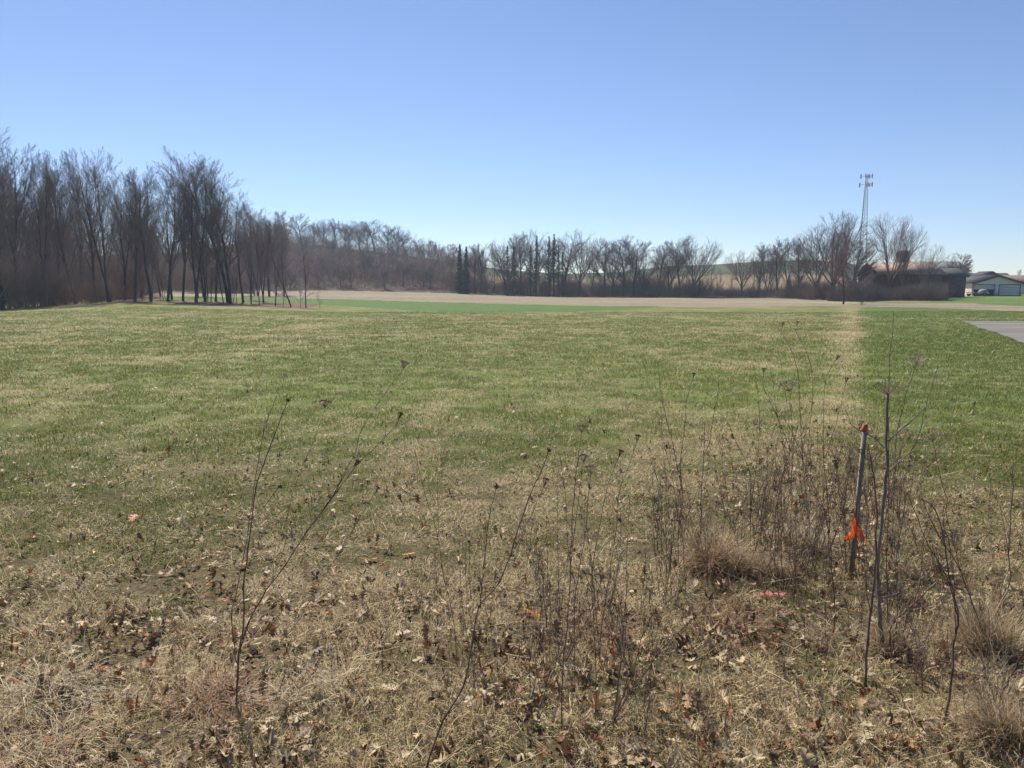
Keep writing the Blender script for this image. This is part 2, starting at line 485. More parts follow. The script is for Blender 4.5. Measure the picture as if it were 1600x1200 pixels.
def edge_density(x, y):           # leaf litter and weeds gather by the camera and along the property line
    dl = x - (LINE_K * y + LINE_X)
    a = 1 - sstep(3.2, 5.2, y)
    b = np.exp(-((dl + 0.5) / 1.3) ** 2) * (1 - sstep(6.5, 11, y))
    c = 0.25 * (1 - sstep(5, 10, y)) + 0.05
    return np.clip(np.maximum(np.maximum(a, b), c), 0, 1)
def _oak():
    half = [(.02, -.5), (.05, -.40), (.15, -.37), (.20, -.31), (.17, -.25), (.07, -.20), (.09, -.15), (.24, -.12), (.32, -.04), (.27, .03), (.10, .05), (.11, .11), (.26, .17), (.30, .25), (.22, .30), (.09, .29), (.11, .36), (.13, .43), (.06, .49)]
    return half + [(0, .5)] + [(-a * .9, b - .02) for a, b in half[::-1]]
OUT = _oak()
def leaves(x, y, size, lift, tilt, col, name, mat, out, h=None):
    n = len(x); m = len(out); o = np.array(out)
    z = terrain(x, y) + lift
    az = rng.random(n) * 2 * math.pi
    curl = rng.normal(0.3, 1.3, n); curl2 = rng.normal(0, 0.5, n)
    lx = o[None, :, 0] * size[:, None] * rng.uniform(0.6, 1.15, (n, 1)); ly = o[None, :, 1] * size[:, None]
    lx = lx * rng.uniform(0.8, 1.2, (n, m))
    lz = (curl[:, None] * lx ** 2 + curl2[:, None] * ly ** 2) / size[:, None] * 2.2
    ta = rng.random(n) * 2 * math.pi
    A = np.zeros((n, 3, 3))
    ca, sa, ct, st = np.cos(az), np.sin(az), np.cos(tilt), np.sin(tilt)
    A[:, 0] = np.stack([ca, sa, 0 * ca], 1)
    A[:, 1] = np.stack([-sa * ct, ca * ct, st], 1)
    A[:, 2] = np.stack([sa * st, -ca * st, ct], 1)
    V = lx[..., None] * A[:, None, 0] + ly[..., None] * A[:, None, 1] + lz[..., None] * A[:, None, 2] + np.stack([x, y, z], 1)[:, None]
    Cn = np.stack([x, y, z], 1)[:, None]
    V = np.concatenate([V, Cn], 1); mm = m + 1
    b = (np.arange(n) * mm)[:, None, None]
    tri = np.array([[i, (i + 1) % m, m] for i in range(m)])[None] + b
    me = mesh_np(name, V.reshape(-1, 3), tri.ravel(), np.full(n * m, 3), np.repeat(col, mm, axis=0))
    return link(name, me, mat)
LEAFC = np.array([[0.36, 0.25, 0.14], [0.24, 0.13, 0.065], [0.55, 0.44, 0.28], [0.27, 0.11, 0.05], [0.14, 0.09, 0.055], [0.44, 0.34, 0.21]])
M_LEAF = mat_leafy('dead_leaf', 0.22, 0.55)
x, y = sample_area(32000, 1.8, 22, 1.3)
k = (rng.random(len(x)) < edge_density(x, y) * (0.35 + 0.9 * sstep(0.45, 0.6, fbm(x, y, 0.5, 95, 3)))) & ~in_lot(x, y)
x, y = keep(x, y, k); n = len(x)
col = LEAFC[rng.choice(6, n, p=[.24, .16, .20, .08, .14, .18])] * rng.uniform(.8, 1.15, (n, 1))
o = leaves(x, y, rng.uniform(.035, .095, n), rng.uniform(.018, .055, n), rng.normal(0, .7, n), col, 'leaf_litter', M_LEAF, OUT)
tag(o, 'curled brown and tan oak leaves scattered through the grass', 'leaf litter', kind='stuff')
FR = [(0, -.5), (.3, -.2), (.22, .3), (-.1, .5), (-.3, .1)]
x, y = sample_area(95000, 1.8, 30, 1.35)
k = (rng.random(len(x)) < np.clip(edge_density(x, y) * 1.1 + .08, 0, 1) * (0.25 + 0.9 * sstep(0.42, 0.62, fbm(x, y, 0.45, 98, 3)))) & ~in_lot(x, y)
x, y = keep(x, y, k); n = len(x)
col = LEAFC[rng.choice(6, n, p=[.22, .17, .12, .05, .30, .14])] * rng.uniform(.7, 1.2, (n, 1))
o = leaves(x, y, rng.uniform(.012, .04, n), rng.uniform(.004, .03, n), rng.normal(0, .8, n), col, 'leaf_crumbs', M_LEAF, FR)
tag(o, 'broken bits of dead leaves and chaff among the grass', 'leaf litter', kind='stuff')

# fallen pale stalks and upright thin dead culms
def stalks():
    x, y = sample_area(5200, 1.8, 14, 1.0)
    k = rng.random(len(x)) < edge_density(x, y) * 1.0; x, y = keep(x, y, k); n = len(x)
    az = rng.random(n) * 2 * math.pi; L = rng.uniform(.08, .34, n); z = terrain(x, y) + rng.uniform(.005, .035, n)
    P0 = np.stack([x, y, z], 1); el = rng.normal(0.05, .16, n)
    D = np.stack([np.cos(az) * np.cos(el), np.sin(az) * np.cos(el), np.sin(el)], 1)
    side = np.stack([-np.sin(az), np.cos(az), 0 * az], 1) * rng.normal(0, .12, (n, 1))
    PM = P0 + D * L[:, None] / 2; P1 = PM + (D + side) * L[:, None] / 2
    rr = rng.uniform(.0008, .0021, n)
    V1, F1, S1 = sticks(P0, PM, rr, rr * .9); V2, F2, S2 = sticks(PM, P1, rr * .9, rr * .5)
    col = DRYC[rng.choice(6, n, p=[.3, .15, .3, .07, .13, .05])]
    cc = np.repeat(col, 6, axis=0)
    me = mesh_np('fallen_stalks', np.vstack([V1, V2]), np.concatenate([F1, F2 + len(V1)]), np.concatenate([S1, S2]), np.vstack([cc, cc]))
    tag(link('fallen_stalks', me, M_GRASS), 'pale and brown dead stems lying criss-cross on the ground', 'stalks', kind='stuff')
stalks()
def culms():                      # short dead stems still standing, far too many to count
    x, y = sample_area(26000, 1.9, 15, 1.0)
    dl = x - (LINE_K * y + LINE_X)
    dens = np.maximum(np.exp(-((dl + 0.3) / 1.25) ** 2) * (1 - sstep(7, 12, y)), .55 * (1 - sstep(3.0, 4.6, y))) * (0.2 + 1.3 * sstep(.42, .62, fbm(x, y, .6, 88, 3)))
    k = rng.random(len(x)) < dens * .8; x, y = x[k], y[k]; n = len(x)
    z = terrain(x, y); az = rng.random(n) * 6.283; ln = np.abs(rng.normal(.25, .35, n)); L = rng.uniform(.05, .28, n)
    P0 = np.stack([x, y, z - .005], 1)
    D = np.stack([np.cos(az) * np.sin(ln), np.sin(az) * np.sin(ln), np.cos(ln)], 1); P1 = P0 + D * L[:, None] / 2
    l2 = ln + rng.normal(.2, .3, n); D2 = np.stack([np.cos(az) * np.sin(l2), np.sin(az) * np.sin(l2), np.cos(l2)], 1); P2 = P1 + D2 * L[:, None] / 2
    rr = rng.uniform(.0007, .0016, n)
    V1, F1, S1 = sticks(P0, P1, rr, rr * .8); V2, F2, S2 = sticks(P1, P2, rr * .8, rr * .4)
    pal = np.array([[.46, .37, .23], [.30, .21, .13], [.17, .11, .08], [.36, .25, .16], [.55, .47, .32]])
    cc = np.repeat(pal[rng.integers(0, 5, n)] * rng.uniform(.8, 1.15, (n, 1)), 6, axis=0)
    me = mesh_np('standing_culms', np.vstack([V1, V2]), np.concatenate([F1, F2 + len(V1)]), np.concatenate([S1, S2]), np.vstack([cc, cc]))
    tag(link('standing_culms', me, M_GRASS), 'short dead stems standing thickly along the weedy strip', 'stalks', kind='stuff')
culms()

# ------------------------------------------------------------------ bare trees
def rnd_dir(d, ang, rg):
    a = d.orthogonal().normalized(); b = d.cross(a)
    w = rg.uniform(0, 2 * math.pi)
    return (d * math.cos(ang) + (a * math.cos(w) + b * math.sin(w)) * math.sin(ang)).normalized()
def limb(out, p, d, L, r0, r1, nseg, wob, up, rg, lvl):
    pts = [(p.copy(), d.copy(), r0)]
    for i in range(nseg):
        d = (d + Vector((rg.gauss(0, wob), rg.gauss(0, wob), rg.gauss(0, wob) + up))).normalized()
        q = p + d * (L / nseg); ra = r0 + (r1 - r0) * i / nseg; rb = r0 + (r1 - r0) * (i + 1) / nseg
        out.append((p, q, ra, rb, lvl)); p = q; pts.append((p.copy(), d.copy(), rb))
    return pts
def along(pts, f):
    k = f * (len(pts) - 1); i = min(int(k), len(pts) - 2); w = k - i
    return pts[i][0].lerp(pts[i + 1][0], w), pts[i][1].lerp(pts[i + 1][1], w).normalized(), pts[i][2] * (1 - w) + pts[i + 1][2] * w
def gen_tree(seed, kind):
    """skeleton of a tree about 1 unit high: list of (p, q, r0, r1, level)"""
    rg = random.Random(seed); out = []
    def kids(pts, n, f0, Lf, ang, lvl, nseg, up, wob, ratio=0.5, maxlvl=4, nsub=(6, 5, 4)):
        for i in range(n):
            f = f0 + (1 - f0) * (i + rg.random()) / n
            p, d, r = along(pts, min(f, 0.99))
            a = ang * rg.uniform(0.6, 1.3)
            dd = rnd_dir(d, a, rg)
            if lvl <= 2 and dd.z < 0.05: dd.z = abs(dd.z) + 0.15; dd.normalize()
            L = Lf(f) * rg.uniform(0.65, 1.15)
            rr = max(r * ratio, TW)
            c = limb(out, p, dd, L, rr, max(rr * 0.35, TW * 0.7), nseg, wob, up, rg, lvl)
            if lvl < maxlvl:
                kids(c, nsub[lvl - 1], 0.12, lambda ff, L=L: L * (0.62 - 0.30 * ff), 0.50, lvl + 1, 3 if lvl < 3 else 2, up * 0.8, wob, 0.5, maxlvl, nsub)
    TW = 0.0006
    if kind == 'wood':            # tall, narrow, limbs sweeping up
        nst = rg.choice([1, 2, 2])
        for s in range(nst):
            p = Vector((rg.uniform(-.02, .02), rg.uniform(-.02, .02), 0)) if s else Vector((0, 0, 0))
            d = Vector((rg.gauss(0, .07), rg.gauss(0, .07), 1)).normalized()
            t = limb(out, p, d, rg.uniform(.86, .96), .0125 / (nst ** .4), .002, 12, .045, .02, rg, 0)
            kids(t, 17, .25, lambda f: .10 + .30 * (1 - abs(f - .45)) , .50, 1, 6, .11, .05, .58, 4, (8, 6, 5))
    elif kind == 'fan':           # trunk forks low into a fan of limbs
        p = Vector((0, 0, 0)); t = limb(out, p, Vector((0, 0, 1)), .2, .022, .018, 3, .03, .02, rg, 0)
        n = rg.choice([7, 8, 9])
        for i in range(n):
            w = 2 * math.pi * (i + rg.random() * .6) / n; a = rg.uniform(.12, .80)
            d = Vector((math.cos(w) * math.sin(a), math.sin(w) * math.sin(a), math.cos(a)))
            q, _, r = along(t, rg.uniform(.7, .99))
            m = limb(out, q, d, rg.uniform(.68, .84), .0095, .002, 8, .06, .03, rg, 1)
            kids(m, 12, .15, lambda f: .36 * (1.15 - .5 * f), .58, 2, 5, .02, .05, .5, 4, (7, 9, 5))
    elif kind == 'round':         # central trunk, broad rounded twiggy crown
        t = limb(out, Vector((0, 0, 0)), Vector((0, 0, 1)), .8, .020, .004, 8, .05, .02, rg, 0)
        kids(t, 17, .20, lambda f: .52 * (1.15 - .72 * f), .80, 1, 6, .05, .06, .5, 4, (9, 7, 5))
    elif kind == 'sapling':
        t = limb(out, Vector((0, 0, 0)), Vector((rg.gauss(0, .05), 0, 1)).normalized(), .92, .009, .0015, 8, .06, .02, rg, 0)
        kids(t, 17, .18, lambda f: .42 * (1.1 - .8 * f), .8, 1, 4, .05, .07, .5, 3, (8, 7, 3))
    elif kind == 'shrub':         # many stems, brushy
        for i in range(16):
            w = rg.uniform(0, 2 * math.pi); a = abs(rg.gauss(0, .42)); rr = rg.uniform(0, .22)
            d = Vector((math.cos(w) * math.sin(a), math.sin(w) * math.sin(a), math.cos(a)))
            m = limb(out, Vector((math.cos(w) * rr, math.sin(w) * rr, 0)), d, rg.uniform(.5, .95), .006, .0015, 5, .09, .02, rg, 1)
            kids(m, 9, .1, lambda f: .34 * (1.1 - .6 * f), .6, 2, 3, .03, .14, .5, 3, (6, 6, 3))
    if kind in ('fan', 'round'):   # crown fills a rounded dome
        a, zc, b = (.47, .57, .44) if kind == 'fan' else (.40, .55, .45)
        def inside(q, j=1.0): return (q.x ** 2 + q.y ** 2) / (a * a) + ((q.z - zc) / b) ** 2 < j
        out = [s for s in out if s[4] == 0 or inside(s[1], 1.0 + rg.uniform(-.16, .10)) or s[1].z < .25]
    return out
def tree_meshes(seed, kind, height, rmul=1.0, twig=1.0):
    sk = gen_tree(seed, kind)
    zmax = max(q.z for _, q, *_ in sk); k = height / zmax
    def mk(sel, n, name, tw=1.0):
        if not sel: return None
        P0 = np.array([[*(s[0] * k)] for s in sel]); P1 = np.array([[*(s[1] * k)] for s in sel])
        r0 = np.array([s[2] * k * rmul * tw for s in sel]); r1 = np.array([s[3] * k * rmul * tw for s in sel])
        V, Fc, S = sticks(P0, P1, r0, r1, n)
        return V, Fc, S
    tr = mk([s for s in sk if s[4] == 0], 7, 'trunk'); big = mk([s for s in sk if s[4] in (1,)], 4, 'limb'); tw = mk([s for s in sk if s[4] >= 2], 3, 'twig', twig)
    def join(parts, name):
        parts = [p for p in parts if p]; V = []; Fc = []; S = []; o = 0
        for a, b, c in parts: V.append(a); Fc.append(b + o); S.append(c); o += len(a)
        return mesh_np(name, np.vstack(V), np.concatenate(Fc), np.concatenate(S))
    return (join([tr], 'trunk') if tr else None), join([big, tw], 'crown'), sum(len(p[2]) for p in (tr, big, tw) if p)

M_BARK = mat_noise('bark_grey', (0.050, 0.042, 0.036), (0.105, 0.088, 0.074), 3, 0.95)
M_TWIG = mat_noise('twigs_grey', (0.125, 0.10, 0.09), (0.22, 0.172, 0.152), 0.6, 0.9)
M_TWIG_R = mat_noise('twigs_reddish', (0.15, 0.092, 0.08), (0.24, 0.15, 0.125), 0.6, 0.9)
M_TWIG_P = mat_noise('twigs_pale', (0.12, 0.10, 0.08), (0.20, 0.165, 0.13), 0.6, 0.9)
M_BRUSH = mat_noise('brush_brown', (0.19, 0.135, 0.10), (0.36, 0.26, 0.19), 0.5, 0.95)
TW_M = {'g': M_TWIG, 'r': M_TWIG_R, 'p': M_TWIG_P, 'b': M_BRUSH}
_pool = {}
def proto(kind, i, m):            # unit-high meshes shared between copies
    key = (kind, i, m)
    if key not in _pool:
        base = (kind, i)
        if base not in _pool: _pool[base] = tree_meshes(1000 + 37 * i + len(kind) * 101, kind.replace('_far', '').replace('_thin', '').replace('_big', ''), 1.0, PR[kind][0], PR[kind][1])
        tr, cr, _ = _pool[base]
        if len(cr.materials) == 0: cr.materials.append(TW_M[m])
        if tr and len(tr.materials) == 0: tr.materials.append(M_BARK)
        _pool[key] = (tr, cr)
    return _pool[key]
PR = {'wood': (1.0, .72), 'fan': (1.0, .8), 'round': (1.0, .8), 'sapling': (1.0, .9), 'shrub': (1.1, 1.1), 'fan_big': (.95, 1.2), 'fan_thin': (.85, .85), 'round_far': (1.05, 1.05), 'fan_far': (.95, 1.0), 'wood_far': (1.0, 1.0), 'sapling_far': (1.1, 1.2), 'shrub_far': (1.1, 1.15)}
def put_tree(kind, i, m, u, y, vtop, label, group=None, name='bare_tree', cat='tree', wide=1.0, rz=None, lean=0.0, vb=None):
    p = spot(u, y)
    H = float((at(u, vtop, y) - p).z) if vtop > 25 else vtop
    H = max(H, 0.6)
    tr, cr = proto(kind, i, m)
    rz = random.uniform(0, 6.28) if rz is None else rz
    o = thing(name, label, cat, p - Vector((0, 0, 0.05)), rz, group)
    o.scale = (H * wide, H * wide, H)
    if lean: o.rotation_euler = (0, lean, 0)
    if tr: link('trunk', tr, None, o)
    c = link('crown' if tr else 'branches', cr, None, o)
    c.material_slots[0].link = 'OBJECT'; c.material_slots[0].material = TW_M[m]
    return o

R = random.uniform
# --- left wood: front row traced from the picture (u, y, top row)
ft = [(-60, 66, 180), (6, 68, 172), (30, 74, 196), (70, 74, 234), (95, 80, 230), (118, 76, 240), (150, 78, 226), (172, 74, 230), (196, 80, 252),
      (212, 76, 262), (236, 74, 250), (262, 77, 256), (286, 80, 240), (305, 78, 236), (322, 82, 268), (338, 84, 290)]
lab = ['tall bare tree cut by the left edge of the picture', 'tallest bare tree at the far left end of the wood', 'bare tree just right of the tallest one at the far left',
       'slim bare tree above the brown brush at the left', 'bare tree with straight limbs in the left wood', 'bare tree with a dense twiggy top in the left wood',
       'bare tree in the flat-topped middle of the left wood', 'bare tree with upswept twigs at the middle of the left wood', 'shorter bare tree before the dip in the left treeline',
       'bare tree at the dip in the left treeline', 'dark double-stemmed bare tree right of the dip in the left treeline', 'dense-topped bare tree left of the tall airy one',
       'tall airy bare tree second from the right end of the left wood', 'bare tree leaning beside the tall airy one', 'lower bare tree left of the big lone-looking one', 'thin low bare tree just left of the big one at the wood end']
for k, (u, y, vt) in enumerate(ft):
    put_tree('wood', k % 6, 'g' if k % 3 else 'r', u, y, vt, lab[k], 'bare trees along the front of the left wood', wide=R(.85, 1.1))
put_tree('wood', 2, 'g', 360, 80, 236, 'big bare tree standing tallest at the right end of the left wood', 'bare trees along the front of the left wood', wide=1.5)
put_tree('wood', 4, 'g', 380, 84, 292, 'leaning bare tree close behind the big one at the wood end', 'bare trees along the front of the left wood', wide=1.1, rz=1.0)
for k, (u, vt) in enumerate([(392, 308), (404, 318), (420, 330), (432, 338), (444, 345), (398, 348)]):
    put_tree('wood', k % 6, 'g', u, R(95, 140), vt, 'bare tree closing the gap between the left wood and the hill', 'bare trees between wood and hill', wide=R(.9, 1.2))
put_tree('wood', 3, 'r', 412, 88, 326, 'reddish bare tree leaning right past the end of the left wood', 'bare trees along the front of the left wood', wide=1.0)
# --- left wood interior
for k in range(38):
    u = R(-190, 335) if k > 8 else R(-190, 60); y = R(86, 128)
    vt = np.interp(u, [-200, 0, 60, 150, 200, 215, 260, 310, 340, 400], [195, 215, 255, 250, 280, 292, 275, 278, 312, 352]) + R(0, 75)
    put_tree('wood', random.randrange(6), random.choice('ggr'), u, y, vt, 'bare tree standing inside the left wood behind the front row', 'bare trees inside the left wood', wide=R(.8, 1.15))
# --- edge brush at the left
for k in range(34):
    u = R(-120, 205); y = np.interp(u, [-120, 0, 200], [63, 67, 77]) + R(0, 6)
    H = np.interp(u, [-120, 60, 130, 205], [7.2, 6.4, 4.6, 2.4]) * R(.6, 1.1)
    put_tree('shrub', random.randrange(4), random.choice('bbb'), u, y, H, 'tangled brown shrub at the edge of the left wood', 'shrubs along the left wood edge', 'bare_shrub', 'shrub', wide=R(.9, 1.3))
for k in range(16):
    u = R(60, 210); y = R(80, 92)
    put_tree('shrub', random.randrange(4), random.choice('bg'), u, y, R(3, 6.5), 'brushy understory shrub between the trunks of the left wood', 'understory shrubs in the left wood', 'bare_shrub', 'shrub', wide=R(.8, 1.1))
for k in range(22):
    u = R(200, 400); y = R(78, 84)
    put_tree('sapling', random.randrange(4), 'g', u, y, R(3, 8), 'thin sapling among the trunks at the wood end', 'saplings in the left wood', 'sapling', 'tree', wide=R(.7, 1))
for k in range(26):
    u = R(-180, 400); y = R(100, 150) if u < 230 else R(146, 175)
    put_tree(random.choice(['round_far', 'sapling_far', 'wood_far']), random.randrange(4), random.choice('ggr'), u, y, R(7, 11), 'lower bare tree deep inside the left wood', 'lower trees deep in the left wood', wide=R(.8, 1.2))
# saplings right of the wood
for u, y, vt, w, l in [(430, 76, 395, 1.2, 'small bare tree first right of the left wood'), (455, 73, 378, 1.35, 'broad small bare tree in the gap right of the left wood'),
                       (478, 71, 390, 1.2, 'small crooked bare tree farthest right of the left wood'), (442, 72, 432, 1, 'short sapling between the small bare trees'),
                       (470, 71, 440, .9, 'low sapling beside the crooked small tree'), (500, 70, 455, .8, 'twiggy sprout standing alone right of the small trees'), (405, 78, 400, 1.1, 'small bare tree at the right foot of the big tree')]:
    put_tree('sapling', int(u) % 4, 'r' if u % 2 == 0 else 'g', u, y, vt, l, None, 'sapling', wide=w * 1.1)
# --- wooded hillside
for k in range(88):
    u = R(395, 735); y1 = np.interp(u, _CU, _Y[0]); y3 = np.interp(u, _CU, _Y[2]); y = y1 + (y3 - y1) * R(.04, .8)
    put_tree(random.choice(['round_far', 'sapling_far', 'fan_far']), random.randrange(4), random.choice('gggr'), u, y, R(3.5, 6.2), 'bare tree on the wooded hillside slope', 'bare trees on the hillside slope', wide=R(.9, 1.2))
rt = [(425, 345), (448, 333), (470, 336), (505, 344), (522, 342), (540, 352), (562, 348), (585, 346), (606, 352), (622, 354), (655, 376), (668, 378), (684, 380), (700, 384), (440, 350), (490, 350), (575, 360), (612, 364), (545, 346), (632, 368), (715, 388)]
for k, (u, vt) in enumerate(rt):
    y3 = float(np.interp(u, _CU, _Y[2]))
    put_tree('round_far' if k % 3 else 'fan_far', k % 4, 'g', u, y3 - R(0, 5), vt - 4, 'bare tree on the crest of the wooded hill', 'bare trees on the hill crest', wide=R(1.0, 1.4))
put_tree('sapling', 3, 'p', 632, 250, 357, 'slim bare tree leaning right at the end of the hill crest', None, wide=.6, lean=0.42)
# --- hedgerow behind the stubble
hd = [(742, 384, 'round'), (752, 382, 'round'), (772, 398, 'sapling'), (797, 366, 'fan'), (815, 362, 'round'), (835, 358, 'fan'), (858, 376, 'round'), (880, 372, 'round'),
      (945, 372, 'round'), (958, 374, 'fan'), (975, 368, 'round'), (990, 372, 'round'), (1004, 376, 'fan'), (1030, 386, 'round'), (1045, 380, 'fan'), (1062, 372, 'round'),
      (1110, 404, 'sapling'), (1158, 392, 'fan'), (1185, 384, 'round'), (1198, 378, 'wood'), (1215, 374, 'round'), (1232, 368, 'wood'), (1248, 372, 'round'), (790, 384, 'fan'), (925, 372, 'wood')]
for k, (u, vt, kd) in enumerate(hd):
    y1 = float(np.interp(u, _CU, _Y[0]))
    put_tree(kd + '_far', k % 4, 'g', u, y1 + R(2, 12), vt - 3, 'bare tree rising out of the hedgerow behind the stubble', 'bare trees in the hedgerow', wide=R(.85, 1.15))
put_tree('fan_far', 1, 'g', 905, 163, 355, 'large symmetrical bare tree standing tallest in the middle hedgerow', None, wide=1.0)
put_tree('fan_far', 3, 'g', 1085, 155, 364, 'spreading flat-crowned bare tree at the right end of the middle hedgerow', None, wide=1.05)
for k in range(105):
    u = R(705, 1290); y1 = float(np.interp(u, _CU, _Y[0])); y = y1 + R(0.5, 14)
    H = np.interp(u, [705, 780, 900, 1020, 1100, 1130, 1240, 1290], [5.5, 5.8, 4.6, 6.0, 5.0, 3.0, 4.0, 5.0]) * random.choice([.45, .6, .8, 1.0, 1.15]) * R(.85, 1.1)
    put_tree('shrub_far', random.randrange(4), random.choice('bgggr'), u, y, H, 'dense brown shrub in the hedgerow behind the stubble', 'shrubs in the hedgerow', 'bare_shrub', 'shrub', wide=R(.9, 1.4))
for k in range(14):
    u = R(1110, 1245); y1 = float(np.interp(u, _CU, _Y[0]))
    put_tree('sapling', random.randrange(4), 'g', u, y1 + R(0.5, 12), R(4, 8), 'thin young tree in the open part of the hedgerow', 'thin trees in the open hedgerow', 'sapling', wide=R(.6, .9))
# --- trees at the right around the shed
put_tree('fan_big', 2, 'g', 1302, 122, 326, 'largest spreading bare tree left of the tower', None, wide=1.0)
put_tree('round_far', 3, 'g', 1330, 118, 368, 'dense low bare tree at the foot of the tower legs', None, wide=1.1)
put_tree('fan_big', 1, 'g', 1274, 128, 346, 'bare tree joined to the left side of the largest spreading one', None, wide=.85)
put_tree('round', 2, 'r', 1318, 90, 375, 'reddish bare tree with a clear dark trunk at the field edge', None, wide=.8)
put_tree('round_far', 1, 'g', 1338, 112, 392, 'low bare tree beneath the tower', None, wide=.9)
put_tree('fan_thin', 1, 'r', 1388, 118, 325, 'vase-shaped bare tree with many ascending limbs in front of the shed', None, wide=.85)
put_tree('fan_thin', 3, 'p', 1408, 120, 352, 'thinner bare tree behind the vase-shaped one', None, wide=.55)
put_tree('fan_thin', 0, 'p', 1432, 118, 374, 'bare tree leaning right over the shed roof', None, wide=.8, lean=0.30)
put_tree('round_far', 3, 'p', 1488, 150, 392, 'bare tree with a rounded crown right of the shed', None, wide=1.0)
put_tree('round_far', 0, 'g', 1506, 155, 402, 'small bare tree between the shed and the garage', None, wide=1.0)
put_tree('round', 2, 'p', 1594, 260, 420, 'faint bare tree far behind the garage roofs', None, wide=1.0)
for k in range(38):
    u = R(1255, 1475); y = np.interp(u, [1255, 1320, 1475], [128, 108, 103]) + R(0, 9)
    H = np.interp(u, [1255, 1345, 1372, 1475], [3.2, 2.8, 1.8, 1.6]) * random.choice([.45, .7, 1.0, 1.2]) * R(.85, 1.1)
    put_tree('shrub', random.randrange(4), random.choice('gggb'), u, y, H, 'dense dark shrub in the thicket hiding the shed wall', 'shrubs in front of the shed', 'bare_shrub', 'shrub', wide=R(.9, 1.3))
put_tree('shrub', 1, 'g', 1347, 84, 1.2, 'low dead bush at the end of the mown property line', None, 'bare_shrub', 'shrub')

# ------------------------------------------------------------------ conifers
M_NEEDLE = mat_noise('needles', (0.045, 0.065, 0.038), (0.10, 0.135, 0.075), 2, 0.9)
def conifer(seed, H, wid, dens, low):
    rg = np.random.default_rng(seed); V0 = []; V1 = []; r = []
    tp = MB(); tp.tube([(0, 0, 0), (0, 0, H * .98)], [H * .012, .02], 6)
    VV = []; z0 = low * H
    while z0 < H * .985:
        f = z0 / H; lr = wid * (1 - f) ** 0.9 * rg.uniform(.55, 1.25) + .06; nb = rg.integers(4, 8)
        for b_ in range(int(nb * (1 if dens > 1 else .8))):
            if dens < 1 and rg.random() < .22: continue
            w = rg.uniform(0, 2 * math.pi); R_ = lr * rg.uniform(.5, 1.15); m = int(16 + 34 * R_ * min(dens, 2))
            t = rg.random(m) ** .8; sw = (rg.random(m) - .5) * .55 * R_ * (1.1 - t); dr = .30 * R_ * t ** 1.3 - .10 * R_ * t ** 3
            c = np.stack([np.cos(w) * R_ * t - np.sin(w) * sw, np.sin(w) * R_ * t + np.cos(w) * sw, z0 - dr + rg.normal(0, .035, m)], 1)
            a = rg.normal(0, .085, (m, 3)); q = rg.normal(0, .07, (m, 3)); q[:, 2] -= .07
            VV.append(np.stack([c, c + a, c + q], 1))
        z0 += rg.uniform(.13, .30) / (1.6 if dens > 1 else 1.0)
    VV = np.concatenate(VV).reshape(-1, 3); nt = len(VV) // 3
    return tp.mesh('trunk'), mesh_np('crown', VV, np.arange(nt * 3), np.full(nt, 3))
cp = [conifer(1, 10, 1.15, 2.0, .02), conifer(2, 10, 1.25, .55, .25), conifer(3, 10, 1.5, .42, .28), conifer(4, 8, 1.9, 1.2, .08)]
for a, b in cp: a.materials.append(M_BARK); b.materials.append(M_NEEDLE)
for i, u, y, vt, w, l, g in [
    (0, 719, 168, 380, 1.0, 'dense dark column-shaped conifer, left one of the touching pair', None), (0, 729, 169, 384, 1.0, 'dense dark column-shaped conifer, right one of the touching pair', None),
    (1, 838, 158, 366, 1.0, 'ragged spruce with a double top left of the twin spruces', None), (2, 829, 160, 383, .9, 'short ragged spruce left of the double-topped one', None),
    (1, 857, 158, 367, 1.0, 'tall ragged spruce, left one of the twin spruces', None), (1, 865, 159, 364, 1.05, 'tall ragged spruce, right one of the twin spruces', None),
    (2, 872, 160, 382, .8, 'thin spruce beside the twin spruces', None), (2, 879, 160, 392, .9, 'lowest ragged spruce right of the twin spruces', None),
    (2, 793, 160, 382, .9, 'ragged spruce at the left end of the spruce group', None), (2, 803, 161, 384, .9, 'second ragged spruce from the left end of the spruce group', None),
    (3, 1232, 150, 428, 1.1, 'small green conifer alone in the open part of the hedgerow', None), (3, 1093, 156, 436, 1.0, 'dark conifer below the spreading flat-crowned tree', None)]:
    p = spot(u, y); H = float((at(u, vt, y) - p).z); a, b = cp[i]; k = H / (8.0 if i == 3 else 10.0)
    o = thing('conifer', l, 'conifer', p, R(0, 6), g); o.scale = (k * w, k * w, k)
    link('trunk', a, None, o); link('crown', b, None, o)

# ------------------------------------------------------------------ undergrowth that reads as one mass
def undergrowth(name, n, fu, fy, fh, mat, label, rr=(.012, .03), LL=(.8, 2.2)):
    u = fu(n); y = fy(u, n); x = (u - 800) / F * y
    z = terrain(x, y); h = fh(u, y, n) * rng.random(n) ** 1.3 * (0.35 + 1.5 * vnoise(x, y, 5.0, 77) ** 1.5)
    P0 = np.stack([x, y, z + h], 1); az = rng.random(n) * 6.283; el = rng.normal(.95, .5, n); L = rng.uniform(*LL, n)
    D = np.stack([np.cos(az) * np.cos(el), np.sin(az) * np.cos(el), np.sin(el)], 1)
    a = rng.uniform(*rr, n)
    V, Fc, S = sticks(P0 - D * (L * .3)[:, None], P0 + D * L[:, None], a, a * .4)
    tag(link(name, mesh_np(name, V, Fc, S), mat), label, 'undergrowth', kind='stuff')
undergrowth('wood_undergrowth', 38000, lambda n: rng.uniform(-220, 400, n), lambda u, n: np.interp(u, [205, 260], [86, 142]) + rng.random(n) * np.interp(u, [205, 260], [49, 22]), lambda u, y, n: np.interp(u, [-220, 100, 330, 400], [11, 10, 8, 6]),
            M_BRUSH, 'brown tangle of brush filling the left wood between the trunks')
